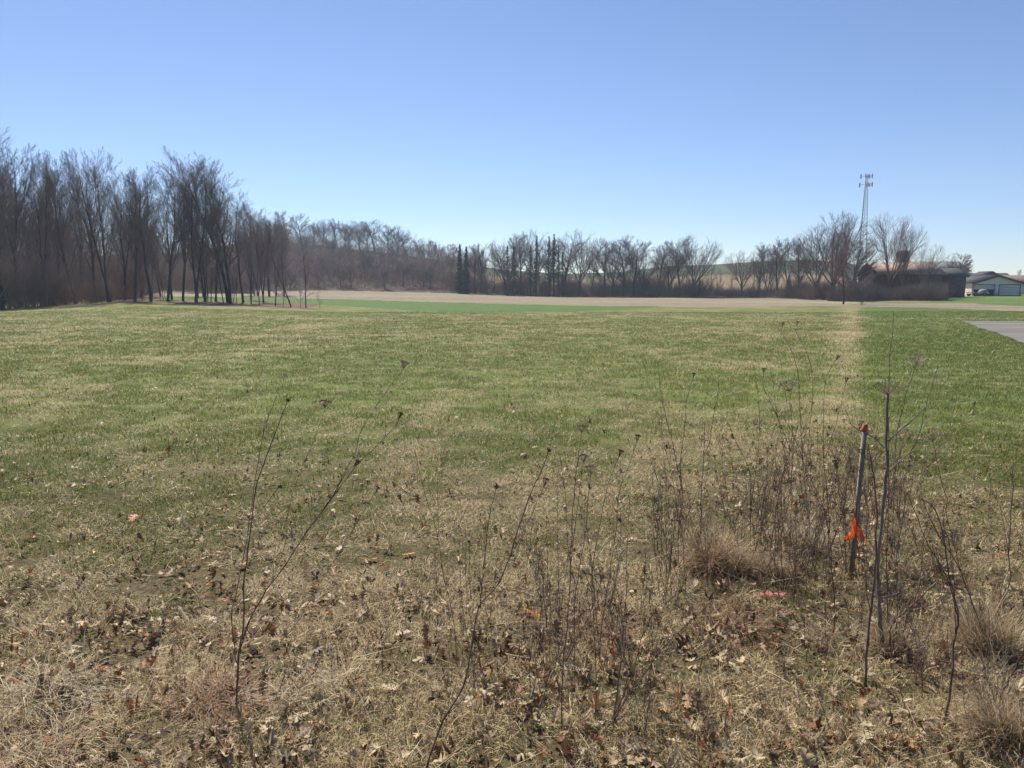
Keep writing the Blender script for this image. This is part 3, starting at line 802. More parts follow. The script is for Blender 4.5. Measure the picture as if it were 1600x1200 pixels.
undergrowth('hillside_brush', 38000, lambda n: rng.uniform(380, 760, n),
            lambda u, n: np.interp(u, _CU, _Y[0]) + 3 + (np.interp(u, _CU, _Y[2]) - np.interp(u, _CU, _Y[0]) - 5) * rng.random(n),
            lambda u, y, n: 4.2 + 0 * u, M_BRUSH, 'brown brush covering the wooded hillside', (.014, .035), (.6, 1.8))
undergrowth('hedgerow_brush', 17000, lambda n: rng.uniform(720, 1300, n), lambda u, n: np.interp(u, _CU, _Y[0]) + rng.uniform(0, 12, n),
            lambda u, y, n: np.interp(u, [720, 1000, 1110, 1135, 1220, 1300], [3.4, 3.2, 2.6, .7, .9, 2.6]), M_TWIG, 'low brown brush along the foot of the hedgerow', (.012, .03), (.5, 1.5))
undergrowth('thicket_brush', 9000, lambda n: rng.uniform(1290, 1475, n), lambda u, n: np.interp(u, [1290, 1330, 1475], [114, 107, 103]) + rng.uniform(0, 9, n),
            lambda u, y, n: np.interp(u, [1290, 1360, 1380, 1475], [2.6, 2.4, 1.6, 1.5]), M_TWIG, 'dark brush tangled at the foot of the thicket by the shed', (.012, .03), (.5, 1.5))


# ------------------------------------------------------------------ lattice tower
M_STEEL = mat_flat('galvanised_steel', (0.20, 0.21, 0.23), .5, .6)
M_ANT = mat_flat('antenna_grey', (0.30, 0.31, 0.33), .6)
def tower():
    y = 350; p = spot(1345, y); H = float((at(1351, 272, y) - p).z)
    t = thing('cell_tower', 'tall steel lattice cell tower with two antenna rings rising behind the trees', 'tower', p)
    def w(z): return 2.3 - 1.75 * (z / H)
    def leg(k, z): a = math.radians(90 + 120 * k); return Vector((math.cos(a) * w(z), math.sin(a) * w(z), z))
    for k in range(3):
        m = MB(); m.tube([leg(k, 0), leg(k, H)], [.15, .10], 6); m.build('tower_leg', M_STEEL, t)
    m = MB(); z = 0; i = 0
    while z < H - 1:
        z2 = min(z + 1.3 + .9 * (1 - z / H), H)
        for k in range(3):
            m.tube([leg(k, z), leg((k + 1) % 3, z2)], .05, 3); m.tube([leg((k + 1) % 3, z), leg(k, z2)], .05, 3); m.tube([leg(k, z2), leg((k + 1) % 3, z2)], .045, 3)
        z = z2
    m.build('bracing', M_STEEL, t)
    m = MB(); m.tube([(0.25, 0.1, 0), (0.22, 0.1, H)], .07, 5); m.build('cable_run', M_STEEL, t)
    for zc, rad in ((H - .8, 2.3), (H - 4.6, 2.6)):
        m = MB()
        cor = [Vector((math.cos(math.radians(30 + 120 * k)) * rad, math.sin(math.radians(30 + 120 * k)) * rad, zc)) for k in range(3)]
        for k in range(3):
            m.tube([(0, 0, zc), cor[k]], .08, 4)
            d = Vector((-cor[k].y, cor[k].x, 0)).normalized()
            m.tube([cor[k] - d * 1.6, cor[k] + d * 1.6], .06, 4); m.tube([cor[k] - d * 1.6 + Vector((0, 0, -.7)), cor[k] + d * 1.6 + Vector((0, 0, -.7))], .05, 4)
        pf = m.build('antenna_mount', M_STEEL, t)
        for k in range(3):
            d = Vector((-cor[k].y, cor[k].x, 0)).normalized()
            for q in (-1.5, 0, 1.5):
                c = cor[k] + d * q; m = MB(); m.box(c.x - .14, c.y - .09, c.z - 1.1, c.x + .14, c.y + .09, c.z + .8); m.build('antenna_panel', M_ANT, pf)
tower()

# ------------------------------------------------------------------ farm buildings
M_ROOF_R = mat_noise('rusty_roof', (0.22, 0.155, 0.13), (0.38, 0.28, 0.235), 1.6, .8, .2, 6, stretch=(1, .25, 1))
M_ROOF_D = mat_noise('dark_shingles', (0.045, 0.045, 0.05), (0.10, 0.095, 0.10), 3, .9, .2, 6)
M_ROOF_B = mat_noise('brown_shingles', (0.12, 0.085, 0.075), (0.20, 0.145, 0.125), 3, .9, .2, 6)
M_BARN = mat_noise('weathered_boards', (0.06, 0.045, 0.040), (0.15, 0.11, 0.09), 2, .95, .2, 6, stretch=(6, 6, .4))
M_SIDING = mat_flat('tan_siding', (0.66, 0.61, 0.54), .8, 0, .06)
M_TRIM = mat_flat('brown_trim', (0.07, 0.055, 0.05), .7)
M_DOORW = mat_flat('garage_door_panel', (0.62, 0.62, 0.62), .6, 0, .04)
M_DARK = mat_flat('dark_interior', (0.02, 0.02, 0.022), .9)  # near-black colour standing in for indoor shade; tow bar uses it too
M_SILO = mat_noise('silo_concrete', (0.16, 0.15, 0.145), (0.27, 0.25, 0.24), 1.2, .9, .2, 5)
def gable_x(m, W, D, h, hr):      # walls, ridge along x
    m.add([(0,0,0),(W,0,0),(W,D,0),(0,D,0),(0,0,h),(W,0,h),(W,D,h),(0,D,h),(0,D/2,hr),(W,D/2,hr)],
          [(0,1,5,4),(2,3,7,6),(1,2,6,9,5),(3,0,4,8,7)])
def slab(m, a, b, c, d, t=.12):   # thick roof plane
    a, b, c, d = map(Vector, (a, b, c, d)); n = (b - a).cross(d - a).normalized() * t
    m.add([a, b, c, d, a + n, b + n, c + n, d + n], [(3,2,1,0),(4,5,6,7),(0,1,5,4),(1,2,6,5),(2,3,7,6),(3,0,4,7)])
def roof_x(m, W, D, h, hr, o=.4, lift=.02):
    s_ = (hr - h) / (D / 2); e = h - s_ * o + lift; hr += lift
    slab(m, (-o, -o, e), (W + o, -o, e), (W + o, D/2, hr), (-o, D/2, hr)); slab(m, (W + o, D + o, e), (-o, D + o, e), (-o, D/2, hr), (W + o, D/2, hr))
def shed():
    y = 122; p = spot(1374, y); W = (1469 - 1374) / F * y; hr = float((at(1420, 411, y + 3.5) - p).z); h = float((at(1420, 427, y) - p).z)
    t = thing('shed', 'long old farm shed with a rusty brown roof half hidden by trees', 'shed', p)
    m = MB(); gable_x(m, W, 8, h, hr); wl = m.build('wall', M_BARN, t)
    m = MB(); roof_x(m, W, 8, h, hr, .5); m.build('roof', M_ROOF_R, t)
    for k in range(3):
        m = MB(); x0 = 1.6 + k * 3.1; m.box(x0, -.04, 1.1, x0 + .9, 0.05, 2.0); m.build('window', M_DARK, t)
    m = MB(); m.box(W * .8, -.05, 0, W * .8 + 1.5, .05, 2.2); m.build('door', M_BARN, t)
    p2 = spot(1471, y + 3); t = thing('lean_to', 'low dark roofed outbuilding joined to the right end of the rusty shed', 'outbuilding', p2)
    W2 = (1507 - 1471) / F * (y + 3); h2 = float((at(1480, 432, y + 3) - p2).z); hr2 = float((at(1480, 420, y + 5) - p2).z)
    m = MB(); gable_x(m, W2, 6, h2, hr2); m.build('wall', M_BARN, t)
    m = MB(); roof_x(m, W2, 6, h2, hr2, .35); m.build('roof', M_ROOF_D, t)
    m = MB(); m.box(.8, -.05, 0, 3.0, .05, 2.0); m.build('door', M_BARN, t)
    p3 = spot(1440, 160); t = thing('barn', 'long pale roofed barn just showing behind the rusty shed', 'barn', p3)
    W3 = (1506 - 1436) / F * 160; hr3 = float((at(1460, 409, 163) - p3).z)
    m = MB(); gable_x(m, W3, 9, hr3 - 2, hr3); m.build('wall', M_BARN, t)
    m = MB(); roof_x(m, W3, 9, hr3 - 2, hr3, .4); m.build('roof', mat_flat('grey_metal_roof', (0.19, 0.19, 0.19), .6), t)
shed()
def silo():
    y = 150; p = spot(1406, y); top = float((at(1406, 391, y) - p).z); r = 9.6 / F * y
    t = thing('silo', 'round concrete silo with a domed top behind the rusty shed', 'silo', p)
    m = MB(); zs = top - r * .55; m.tube([(0, 0, 0), (0, 0, zs)], r, 24); sh = m.build('silo_body', M_SILO, t)
    m = MB(); z = .6
    while z < zs: m.tube([(0, 0, z), (0, 0, z + .06)], r + .03, 24); z += .75
    m.build('hoop', M_STEEL, t)
    m = MB(); pts = [(0, 0, zs + .01 + r * .55 * math.sin(a * math.pi / 16)) for a in range(0, 9)]; m.tube(pts, [max(.05, (r + .06) * math.cos(a * math.pi / 16)) for a in range(0, 9)], 24); m.build('dome', mat_flat('dome_metal', (0.15, 0.15, 0.16), .6), t)
silo()
def garage():
    y = 140; p = spot(1518.5, y); W = (1596 - 1518.5) / F * y * CP; k = y / F
    h = float((at(1530, 442, y) - p).z); hr = float((at(1557, 430.5, y) - p).z); D = 8.0
    t = thing('garage', 'tan two-door garage with a front gable at the right edge', 'garage', p)
    m = MB()
    m.add([(0,0,0),(W,0,0),(W,D,0),(0,D,0),(0,0,h),(W,0,h),(W,D,h),(0,D,h),(W/2,0,hr),(W/2,D,hr)], [(1,2,6,5),(2,3,7,9,6),(3,0,4,7)])
    d1a, d1b, d2a, d2b = (2.5 * k, 34 * k, 41.5 * k, 74 * k); dh = 16.3 * k
    # front wall with two door openings
    def q(x0, z0, x1, z1): m.box(x0, 0, z0, x1, .15, z1)
    q(0, 0, d1a, dh); q(d1b, 0, d2a, dh); q(d2b, 0, W, dh); q(0, dh, W, h)
    m.add([(0,0,h),(W,0,h),(W/2,0,hr),(0,.15,h),(W,.15,h),(W/2,.15,hr)], [(0,1,2),(5,4,3)])
    m.build('wall', M_SIDING, t)
    m = MB(); o = .35; s_ = (hr - h) / (W / 2); e = h - s_ * o + .02
    slab(m, (-o, D, e), (-o, -o, e), (W/2, -o, hr + .02), (W/2, D, hr + .02)); slab(m, (W + o, -o, e), (W + o, D, e), (W/2, D, hr + .02), (W/2, -o, hr + .02))
    m.build('roof', M_ROOF_D, t)
    m = MB()
    for s0, s1 in (((-o, e), (W/2, hr)), ((W + o, e), (W/2, hr))):
        m.add([(s0[0], -o - .05, s0[1] - .22), (s1[0], -o - .05, s1[1] - .22), (s1[0], -o - .05, s1[1] + .1), (s0[0], -o - .05, s0[1] + .1),
               (s0[0], -o - .004, s0[1] - .22), (s1[0], -o - .004, s1[1] - .22), (s1[0], -o - .004, s1[1] + .1), (s0[0], -o - .004, s0[1] + .1)], [(0,1,2,3),(7,6,5,4),(0,4,5,1),(3,2,6,7)])
    m.build('fascia', M_TRIM, t)
    for (a, b, z0, nm, lb) in ((d1a, d1b, dh * .58, 'garage_door', 'half raised white garage door'), (d2a, d2b, 0.02, 'garage_door', 'closed white garage door')):
        m = MB(); n = 4
        for i in range(n):
            z1 = z0 + (dh - z0) * i / n; z2 = z0 + (dh - z0) * (i + 1) / n; m.box(a + .05, .06, z1 + .012, b - .05, .10, z2 - .012)
        g = m.build(nm, M_DOORW, t); g['label'] = lb
        f = MB(); f.box(a - .1, -.03, 0, a, .003 - .006, dh); f.box(b, -.03, 0, b + .1, -.003, dh); f.box(a - .1, -.03, dh, b + .1, -.003, dh + .12); f.build('door_frame', M_TRIM, g)
    m = MB(); m.box(d1a, 5.5, 0, d1b, 5.6, dh + .2); m.box(0.2, .3, .02, W - .2, 5.4, .04); m.build('bay_shade_panel', M_DARK, t)  # near-black backing and floor, added to paint the shade of the open bay
    # house behind and to the right
    p2 = spot(1566, 150); t = thing('house', 'low house wing with a brown shingle roof right of the garage', 'house', p2)
    hh = float((at(1580, 443, 150) - p2).z); hr2 = float((at(1580, 431, 154) - p2).z)
    m = MB(); gable_x(m, 12, 8, hh, hr2); m.build('wall', M_SIDING, t); m = MB(); roof_x(m, 12, 8, hh, hr2, .5); m.build('roof', M_ROOF_B, t)
    m = MB(); m.box(6, -.05, .9, 7.4, .05, 2.0); m.build('window', M_DARK, t)
    p3 = spot(1520, 158); t = thing('house', 'dark roofed house with a small front gable behind the garage', 'house', p3)
    hh = float((at(1530, 441, 158) - p3).z); hr3 = float((at(1530, 427.5, 162) - p3).z); W3 = 9.0
    m = MB(); gable_x(m, W3, 8, hh, hr3); m.build('wall', M_SIDING, t); m = MB(); roof_x(m, W3, 8, hh, hr3, .5); m.build('roof', M_ROOF_D, t)
    m = MB(); gx = (1545.5 - 1520) / F * 158; gw = 1.9; zp = float((at(1545, 424.5, 158) - p3).z)
    slab(m, (gx - gw, 4.0, zp - 1.0), (gx - gw, -.6, zp - 1.0), (gx, -.6, zp), (gx, 4.0, zp)); slab(m, (gx + gw, -.6, zp - 1.0), (gx + gw, 4.0, zp - 1.0), (gx, 4.0, zp), (gx, -.6, zp))
    m.add([(gx - gw + .2, -.3, zp - 1.05), (gx + gw - .2, -.3, zp - 1.05), (gx, -.3, zp - .12)], [(0, 1, 2)]); m.build('dormer', M_ROOF_D, t)
    # trailer in front of the open bay
    p4 = spot(1514, 134); t = thing('utility_trailer', 'low flatbed trailer parked in front of the open garage bay', 'trailer', p4)
    k = 134 / F
    m = MB(); m.box(4 * k, 0, .45, 31 * k, 1.7, .55); m.box(4 * k, -.02, .552, 31 * k, .04, .70); m.box(4 * k, 1.66, .552, 31 * k, 1.72, .70); m.build('trailer_bed', mat_flat('pale_metal', (0.45, 0.45, 0.44), .5, .3), t)
    m = MB(); m.tube([(31 * k, .4, .5), (36 * k, .85, .48)], .05, 5); m.tube([(31 * k, 1.3, .5), (36 * k, .85, .48)], .05, 5); m.build('tow_bar', M_DARK, t)
    M_TYRE = mat_flat('tyre', (0.025, 0.025, 0.026), .8)
    for xw in (9, 24):
        for yw in (-.18, 1.72):
            m = MB(); m.tube([(xw * k, yw, .36), (xw * k, yw + .16, .36)], .36, 18); w_ = m.build('wheel', M_TYRE, t)
            m = MB(); m.tube([(xw * k, yw - .01, .36), (xw * k, yw + .17, .36)], .19, 14); m.build('rim', M_STEEL, w_)
    # lumpy covered load on the trailer
    m = MB(); nr = 8; pr = [(.0, .9), (.25, .86), (.45, .72), (.6, .45), (.66, .05)]
    m.tube([(26 * k, .85, .55 + a * 1.15) for a, _ in pr], [b * .95 for _, b in pr], 12)
    o = m.build('covered_load', mat_flat('grey_tarpaulin', (0.22, 0.22, 0.23), .7), None, True, p4)
    tag(o, 'grey rounded tarpaulin-covered load sitting on the flatbed trailer', 'load')
garage()

# ------------------------------------------------------------------ foreground: weeds, stake, clumps, leaves
M_STEM = mat_noise('weed_stem', (0.070, 0.048, 0.038), (0.20, 0.135, 0.105), 30, .85)
M_STEM_P = mat_noise('pale_stem', (0.26, 0.21, 0.15), (0.42, 0.35, 0.25), 25, .8)
M_STEM_G = mat_noise('grey_bark_stem', (0.11, 0.088, 0.07), (0.24, 0.195, 0.155), 22, .9, .3)
M_HEAD = mat_noise('dry_seed_head', (0.075, 0.045, 0.035), (0.17, 0.11, 0.085), 60, .9)
M_UMB = mat_noise('pale_umbel', (0.17, 0.12, 0.10), (0.36, 0.27, 0.23), 60, .9)
def twiglets(m, pts, rads, rg, dens, L, f0=.15):
    for i in range(len(pts) - 1):
        a, b = pts[i], pts[i + 1]; seg = (b - a).length; d = (b - a).normalized()
        n = int(seg * dens + rg.random())
        for _ in range(n):
            f = rg.random()
            if (i + f) / (len(pts) - 1) < f0: continue
            p = a.lerp(b, f); dd = rnd_dir(d, rg.uniform(.35, .9), rg); l = L * rg.uniform(.3, 1.3)
            q = p + dd * l * .5; dd = (dd + Vector((0, 0, .25)) + Vector((rg.gauss(0, .15), rg.gauss(0, .15), 0))).normalized(); e = q + dd * l * .5
            m.tube([p, q, e], [.0013, .0010, .0006], 3, cap=False)
            if rg.random() < .3: m.tube([e - dd * .004, e, e + dd * .005], [.0005, .0026, .0006], 4)
def umbel(parent, p, d, size, rg, mat=M_UMB, n=22, cup=.9):
    m = MB(); d = Vector(d).normalized()
    for k in range(n):
        a = cup * math.sqrt((k + .5) / n) * rg.uniform(.8, 1.15); dd = rnd_dir(d, a, rg)
        q = p + dd * size * .6; e = q + (dd + d * .35).normalized() * size * .45
        m.tube([p, q, e], [.0009, .0007, .0005], 3, cap=False)
        for _ in range(6):
            d2 = rnd_dir(dd, rg.uniform(.2, .9), rg); g = e + d2 * size * .18
            m.tube([e, g], [.0004, .0006], 3, cap=False); m.tube([g, g + d2 * .003], [.0012, .0004], 3)
    m.tube([p - d * .004, p + d * .004], [.0015, .0035], 5)
    return m.build('seed_head', mat, parent)
def ball(parent, p, size, rg, mat=M_HEAD):
    m = MB(); n = 46
    for k in range(n):
        w = rg.uniform(0, 6.28); z = rg.uniform(-1, 1); r = math.sqrt(1 - z * z); d = Vector((math.cos(w) * r, math.sin(w) * r, z))
        m.tube([p, p + d * size * rg.uniform(.35, .6)], [.0022, .0007], 3, cap=False)
    m.tube([p - Vector((0, 0, size * .3)), p, p + Vector((0, 0, size * .3))], [.001, size * .27, .001], 6)
    return m.build('seed_head', mat, parent)
def weed(base, stems, label, cat='weed', name='dead_weed', mat=M_STEM, group=None, tw=10, twl=.06, yb=None):
    """base (u,v) on the ground; stems: (points [(u,v)..], r0 mm, r1 mm, lean in depth per metre, head)"""
    rg = random.Random(int(base[0] * 7 + base[1])); y0 = yb or ground_y(base[1]); b = spot(base[0], y0)
    t = thing(name, label, cat, b, 0, group); first = True; ky0 = rg.uniform(-.05, .08)
    for st in stems:
        pts, r0, r1, ky, head = st
        P = []
        for (u, v) in pts:
            yy = y0 + (ky0 + ky) * max(0, (base[1] - v)) / F * y0
            P.append(at(u, v, yy) - b)
        if first: P.insert(0, Vector((0, 0, -.02))) if (P[0].length > .02) else None
        first = False
        # smooth subdivision with a little wobble
        Q = []
        for i in range(len(P) - 1):
            p0 = P[max(i - 1, 0)]; p1 = P[i]; p2 = P[i + 1]; p3 = P[min(i + 2, len(P) - 1)]
            for k in range(4):
                s_ = k / 4; q = .5 * ((2 * p1) + (p2 - p0) * s_ + (2 * p0 - 5 * p1 + 4 * p2 - p3) * s_ * s_ + (3 * p1 - p0 - 3 * p2 + p3) * s_ ** 3)
                Q.append(q + Vector((rg.gauss(0, .0012), rg.gauss(0, .003), 0)))
        Q.append(P[-1]); n = len(Q); rad = [(r0 + (r1 - r0) * (i / (n - 1)) ** .8) * (.00115 if r0 < 7 else .001) * (1.25 if i % 4 == 0 else 1) for i in range(n)]
        m = MB(); m.tube(Q, rad, 6); twiglets(m, Q, rad, rg, tw, twl)
        m.build('stem', mat, t, True)
        d = (Q[-1] - Q[-2]).normalized()
        if head == 'u': umbel(t, Q[-1], (d + Vector((0, 0, .6))), .035 * y0 / 3.6, rg)
        elif head == 'U': umbel(t, Q[-1], (d + Vector((0, 0, .8))), .062, rg, M_UMB, 34, 1.25)
        elif head == 'c': umbel(t, Q[-1], (d + Vector((0, 0, .4))), .025, rg, M_HEAD, 18, .45)
        elif head == 'b': ball(t, Q[-1], .021, rg)
    return t
weed((369, 1112), [
    ([(369,1110),(371,1060),(373,1025),(380,980),(381,917),(388,860),(399,768),(412,725),(428,681),(441,648),(450,625)], 4.2, 1.3, .02, 'b'),
    ([(372,1050),(365,1000),(362,961),(372,917),(389,821),(394,777),(413,671),(433,618)], 2.2, .8, -.05, None),
    ([(375,1020),(387,975),(416,922),(445,884),(479,831),(527,768),(556,729),(609,676),(623,655)], 3.2, 1.0, .10, 'c'),
    ([(520,776),(540,735),(556,705),(563,676),(590,632),(630,576)], 1.4, .7, .10, 'u'),
    ([(388,815),(413,792),(430,768),(438,760)], 1.4, 1.0, .02, 'b'),
    ([(478,832),(510,790),(540,740),(553,728)], 1.6, .8, .10, 'c'),
    ([(427,905),(445,850),(452,790),(470,735),(490,690),(508,637)], 1.1, .5, .13, 'u')],
    'tall dark forked dead weed standing alone at the left with a leaning right branch', tw=9)
weed((405, 1040), [([(405,1040),(416,1024),(459,980),(493,922),(527,869),(561,811),(587,770)], 1.5, .7, .05, 'c')], 'thin dead weed curving right beside the tall forked one at the left')
weed((663, 1215), [
    ([(666,1198),(692,1127),(724,1072),(737,1008),(749,948),(779,911),(802,852),(825,783),(847,732),(858,703)], 3.6, 1.3, .04, 'b'),
    ([(750,950),(753,910),(756,879),(765,806),(776,760)], 1.7, .8, -.03, 'b'),
    ([(795,870),(808,850),(825,815),(850,760)], 1.4, .7, .06, 'c'),
    ([(700,1115),(725,1090),(751,1050),(770,1020),(797,995)], 1.6, .8, .04, 'b')],
    'large dark dead weed leaning right from the bottom edge', tw=11)
weed((714, 1045), [
    ([(714,1043),(712,1003),(705,948),(692,897),(685,842),(666,778),(649,707)], 2.0, .7, .03, None),
    ([(692,890),(680,868),(660,847),(640,810),(627,783)], 1.2, .5, .03, 'c'), ([(685,835),(684,790),(683,755)], 1.1, .5, -.02, None)],
    'thin upright dead weed left of the large leaning one')
weed((735, 930), [([(735,930),(733,890),(734,860),(733,846)], 1.5, 1, 0, 'b')], 'short dead weed with a dark seed ball behind the large leaning one')
weed((876, 1150), [
    ([(877,1136),(879,1053),(886,980),(891,907),(893,833),(898,765),(900,737),(909,676)], 2.6, .9, .03, 'u'),
    ([(892,880),(899,820),(906,760),(912,722)], 1.4, .7, .05, 'u')], 'tallest of the upright dead weeds in the middle clump', tw=12)
weed((897, 1055), [([(898,1045),(898,980),(898,934),(907,879),(916,824),(920,770),(923,740)], 2.0, .9, .02, 'u'), ([(900,925),(887,850),(885,790),(878,730),(872,705)], 1.2, .5, .02, None)],
    'upright dead weed with a mauve brown umbel in the middle clump', tw=12)
weed((873, 1000), [([(873,1000),(874,940),(872,875),(871,800),(870,742)], 1.5, .6, .01, None)], 'straight unbranched dead stem left of the middle clump')
weed((930, 1140), [([(930,1136),(931,1070),(930,1017),(925,907),(935,830),(948,765),(967,714)], 2.0, .7, .04, 'c'), ([(926,915),(920,850),(905,790),(890,752)], 1.2, .5, .02, None)],
    'forked dead weed on the right side of the middle clump', tw=12)
weed((935, 1055), [([(935,1050),(940,980),(952,900),(962,830),(968,770),(985,720),(995,690)], 1.6, .6, .04, 'c')], 'slim dead weed behind the right side of the middle clump', tw=10)
weed((975, 1045), [([(975,1040),(978,962),(979,879),(984,774)], 1.6, .6, .02, None)], 'single straight dead stem right of the middle clump')
weed((957, 1155), [
    ([(957,1150),(967,1062),(972,1007),(977,950),(982,900)], 2.2, .8, .03, None), ([(960,1118),(990,1050),(1002,1000),(1022,957),(1055,900),(1068,868)], 1.8, .7, .05, None),
    ([(960,1125),(985,1082),(1010,1050),(1035,1012),(1072,977),(1100,950),(1145,907),(1180,868)], 2.3, .7, .08, None), ([(1010,1050),(1040,1000),(1065,985),(1085,960)], 1.2, .5, .08, 'b')],
    'broad forked dead weed spreading right from the bottom middle', tw=13)
weed((1060, 890), [
    ([(1060,887),(1060,830),(1066,770),(1063,728),(1070,665),(1073,626),(1083,590)], 2.8, 1.0, .02, 'c'),
    ([(1066,767),(1052,698),(1040,650),(1034,620),(1028,569)], 2.0, .7, 0, None), ([(1058,800),(1052,755),(1042,710),(1034,674),(1031,596)], 1.6, .6, -.02, None),
    ([(1057,875),(1045,780),(1034,745),(1016,719)], 1.2, .5, 0, None)], 'tall dead weed with three stems left of the brown grass clump', tw=9)
weed((1095, 832), [([(1095,830),(1096,770),(1100,710),(1101,659)], 2.6, 1.4, .02, None), ([(1100,710),(1109,692),(1113,659),(1121,620),(1124,585),(1128,560)], 2.0, .7, .02, None), ([(1098,790),(1103,752),(1110,700)], 1.4, .7, .03, None)],
    'dark dead weed behind the brown grass clump', tw=14)
weed((1173, 866), [([(1173,860),(1172,794),(1172,740),(1148,686),(1130,650),(1097,629)], 2.2, .7, .02, None), ([(1172,830),(1176,770),(1184,716),(1187,644),(1178,570)], 2.0, .7, .02, None),
    ([(1175,850),(1190,800),(1199,740),(1200,700),(1214,661)], 1.8, .6, .04, None)], 'branchy dead weed just right of the brown grass clump', tw=15)
weed((1202, 888), [([(1202,884),(1208,830),(1215,785),(1223,740),(1235,704),(1247,665),(1258,640)], 2.4, .8, .03, None), ([(1235,704),(1214,650),(1194,608),(1193,583)], 1.6, .6, .02, 'c'),
    ([(1213,795),(1226,730),(1238,680),(1236,640),(1234,612)], 1.6, .7, .0, 'U')], 'dead weed with a mauve brown umbel left of the stake', tw=14)
weed((1300, 895), [([(1300,890),(1295,833),(1287,793),(1260,733),(1243,687),(1223,650),(1200,617)], 2.4, .7, .02, None), ([(1297,833),(1292,767),(1287,713),(1287,650),(1289,587)], 2.2, .8, .02, None),
    ([(1291,713),(1307,660),(1322,598)], 1.5, .6, .03, 'c'), ([(1289,600),(1296,580),(1306,563)], 1.3, .8, .02, 'c')], 'dead weed with several ascending stems just left of the wooden stake', tw=13)
weed((1262, 800), [([(1262,800),(1255,720),(1250,640),(1247,583),(1237,550),(1222,520),(1223,510)], 2.4, .8, .0, 'c'), ([(1258,740),(1268,640),(1270,600),(1263,557),(1245,520),(1245,508)], 1.8, .7, .02, 'c')],
    'tall dead weed with two bowed tips left of the stake')
weed((1240, 790), [([(1240,790),(1225,700),(1213,640),(1208,600),(1200,550)], 1.9, .6, 0, None), ([(1233,745),(1233,670),(1225,600),(1214,540)], 1.5, .6, 0, None)], 'slender dead weed left of the one with two bowed tips', tw=9)
weed((1356, 820), [([(1356,800),(1352,750),(1349,700),(1351,640),(1350,583)], 1.7, .6, 0, None), ([(1370,800),(1363,733),(1340,660),(1330,610),(1316,570)], 1.5, .5, .02, None)], 'thin dead weed rising right behind the stake top', tw=9)
# sapling at the right
weed((1378, 1022), [
    ([(1379,1018),(1376,976),(1372,920),(1373,867),(1381,780),(1385,740),(1386,720),(1385,667),(1387,617)], 9.5, 5.2, .0, 'U'),
    ([(1386,690),(1417,663),(1440,643),(1467,613),(1497,567)], 3.0, .9, .08, None), ([(1387,745),(1393,733),(1427,700),(1440,660),(1448,627),(1470,560)], 3.4, .9, .10, None),
    ([(1376,934),(1400,928),(1428,912),(1450,890)], 2.6, 1.0, .05, None), ([(1385,800),(1410,745),(1455,708),(1480,680),(1490,640),(1495,617)], 2.2, .8, .12, None),
    ([(1382,700),(1360,680),(1335,668),(1320,640)], 2.2, .8, -.05, None), ([(1386,760),(1410,755),(1445,735),(1470,700)], 1.9, .7, .1, None)],
    'thick grey woody sapling cut off flat at the top beside the wooden stake', 'sapling', 'cut_sapling', M_STEM_G, tw=10, twl=.09)
weed((1382, 1010), [([(1388,1005),(1386,880),(1389,760),(1388,640),(1391,560),(1395,500),(1396,487)], 2.8, .8, .03, None)], 'very tall thin stem standing right behind the cut sapling', tw=5)
weed((1352, 1078), [([(1352,1074),(1355,1007),(1364,930),(1369,850),(1370,800),(1363,733),(1357,693)], 5.5, 1.5, .02, None), ([(1360,960),(1352,905),(1350,860),(1345,820)], 2, .7, -.04, None)], 'dark woody shoot just left of the cut sapling', 'sapling', 'woody_shoot', M_STEM, tw=10, twl=.07)
weed((1390, 1026), [([(1390,1021),(1393,976),(1415,955),(1460,913),(1488,874),(1530,842),(1565,818)], 4, 1.2, .1, None), ([(1415,955),(1440,900),(1470,862),(1500,850)], 2, .8, .1, None)], 'woody shoot arching low to the right of the cut sapling', 'sapling', 'woody_shoot', M_STEM_G, tw=9, twl=.08)
weed((1404, 1016), [([(1404,1011),(1418,965),(1435,920),(1440,880),(1442,850),(1452,800)], 2.8, .9, .03, None), ([(1400,1000),(1401,960),(1402,910),(1404,860)], 2.0, .8, .03, None)], 'thin woody shoot at the right foot of the cut sapling', 'sapling', 'woody_shoot', M_STEM, tw=12)
weed((1394, 880), [([(1394,870),(1398,760),(1400,687),(1407,650),(1423,593),(1432,569)], 2.6, 1.1, .02, 'U')], 'dead weed with a wide flat umbel right of the cut sapling top', tw=6)
weed((1488, 905), [([(1487,893),(1483,850),(1473,817),(1480,787),(1470,747),(1462,710),(1457,688)], 2.6, 1.1, .02, 'U')], 'dead weed with a drooping pale umbel at the edge of the green lawn', tw=9)
weed((1474, 1142), [([(1474,1137),(1485,1078),(1491,1007),(1497,965),(1484,902),(1474,840),(1460,795),(1439,780)], 4.4, 1.4, .04, None), ([(1493,990),(1492,930),(1488,880)], 2, .8, .03, None),
    ([(1496,960),(1478,900),(1450,850),(1430,800),(1412,760)], 2.2, .8, .06, None)], 'dark woody stem with a bend rising from the bottom right', 'sapling', 'woody_shoot', M_STEM, tw=8, twl=.07)
weed((1548, 1025), [([(1547,1018),(1533,980),(1520,945),(1495,882),(1460,825),(1440,775)], 3.8, 1.2, .02, None), ([(1505,905),(1490,850),(1478,800)], 2, .8, .02, None)], 'dark stem leaning left out of the pale grass tussock', 'sapling', 'woody_shoot', M_STEM, tw=9)
weed((1555, 992), [([(1555,983),(1566,945),(1579,906),(1576,868),(1581,780),(1584,720)], 4.2, 1.5, .02, None), ([(1578,905),(1590,890),(1606,865),(1620,840)], 2.5, 1, .05, None), ([(1577,870),(1570,830),(1562,790)], 1.8, .8, 0, None),
    ([(1576,820),(1566,800),(1560,784)], 1.6, .9, 0, None)], 'grey forked shrub stem at the right edge above the pale tussock', 'sapling', 'woody_shoot', M_STEM_G, tw=10, twl=.07)
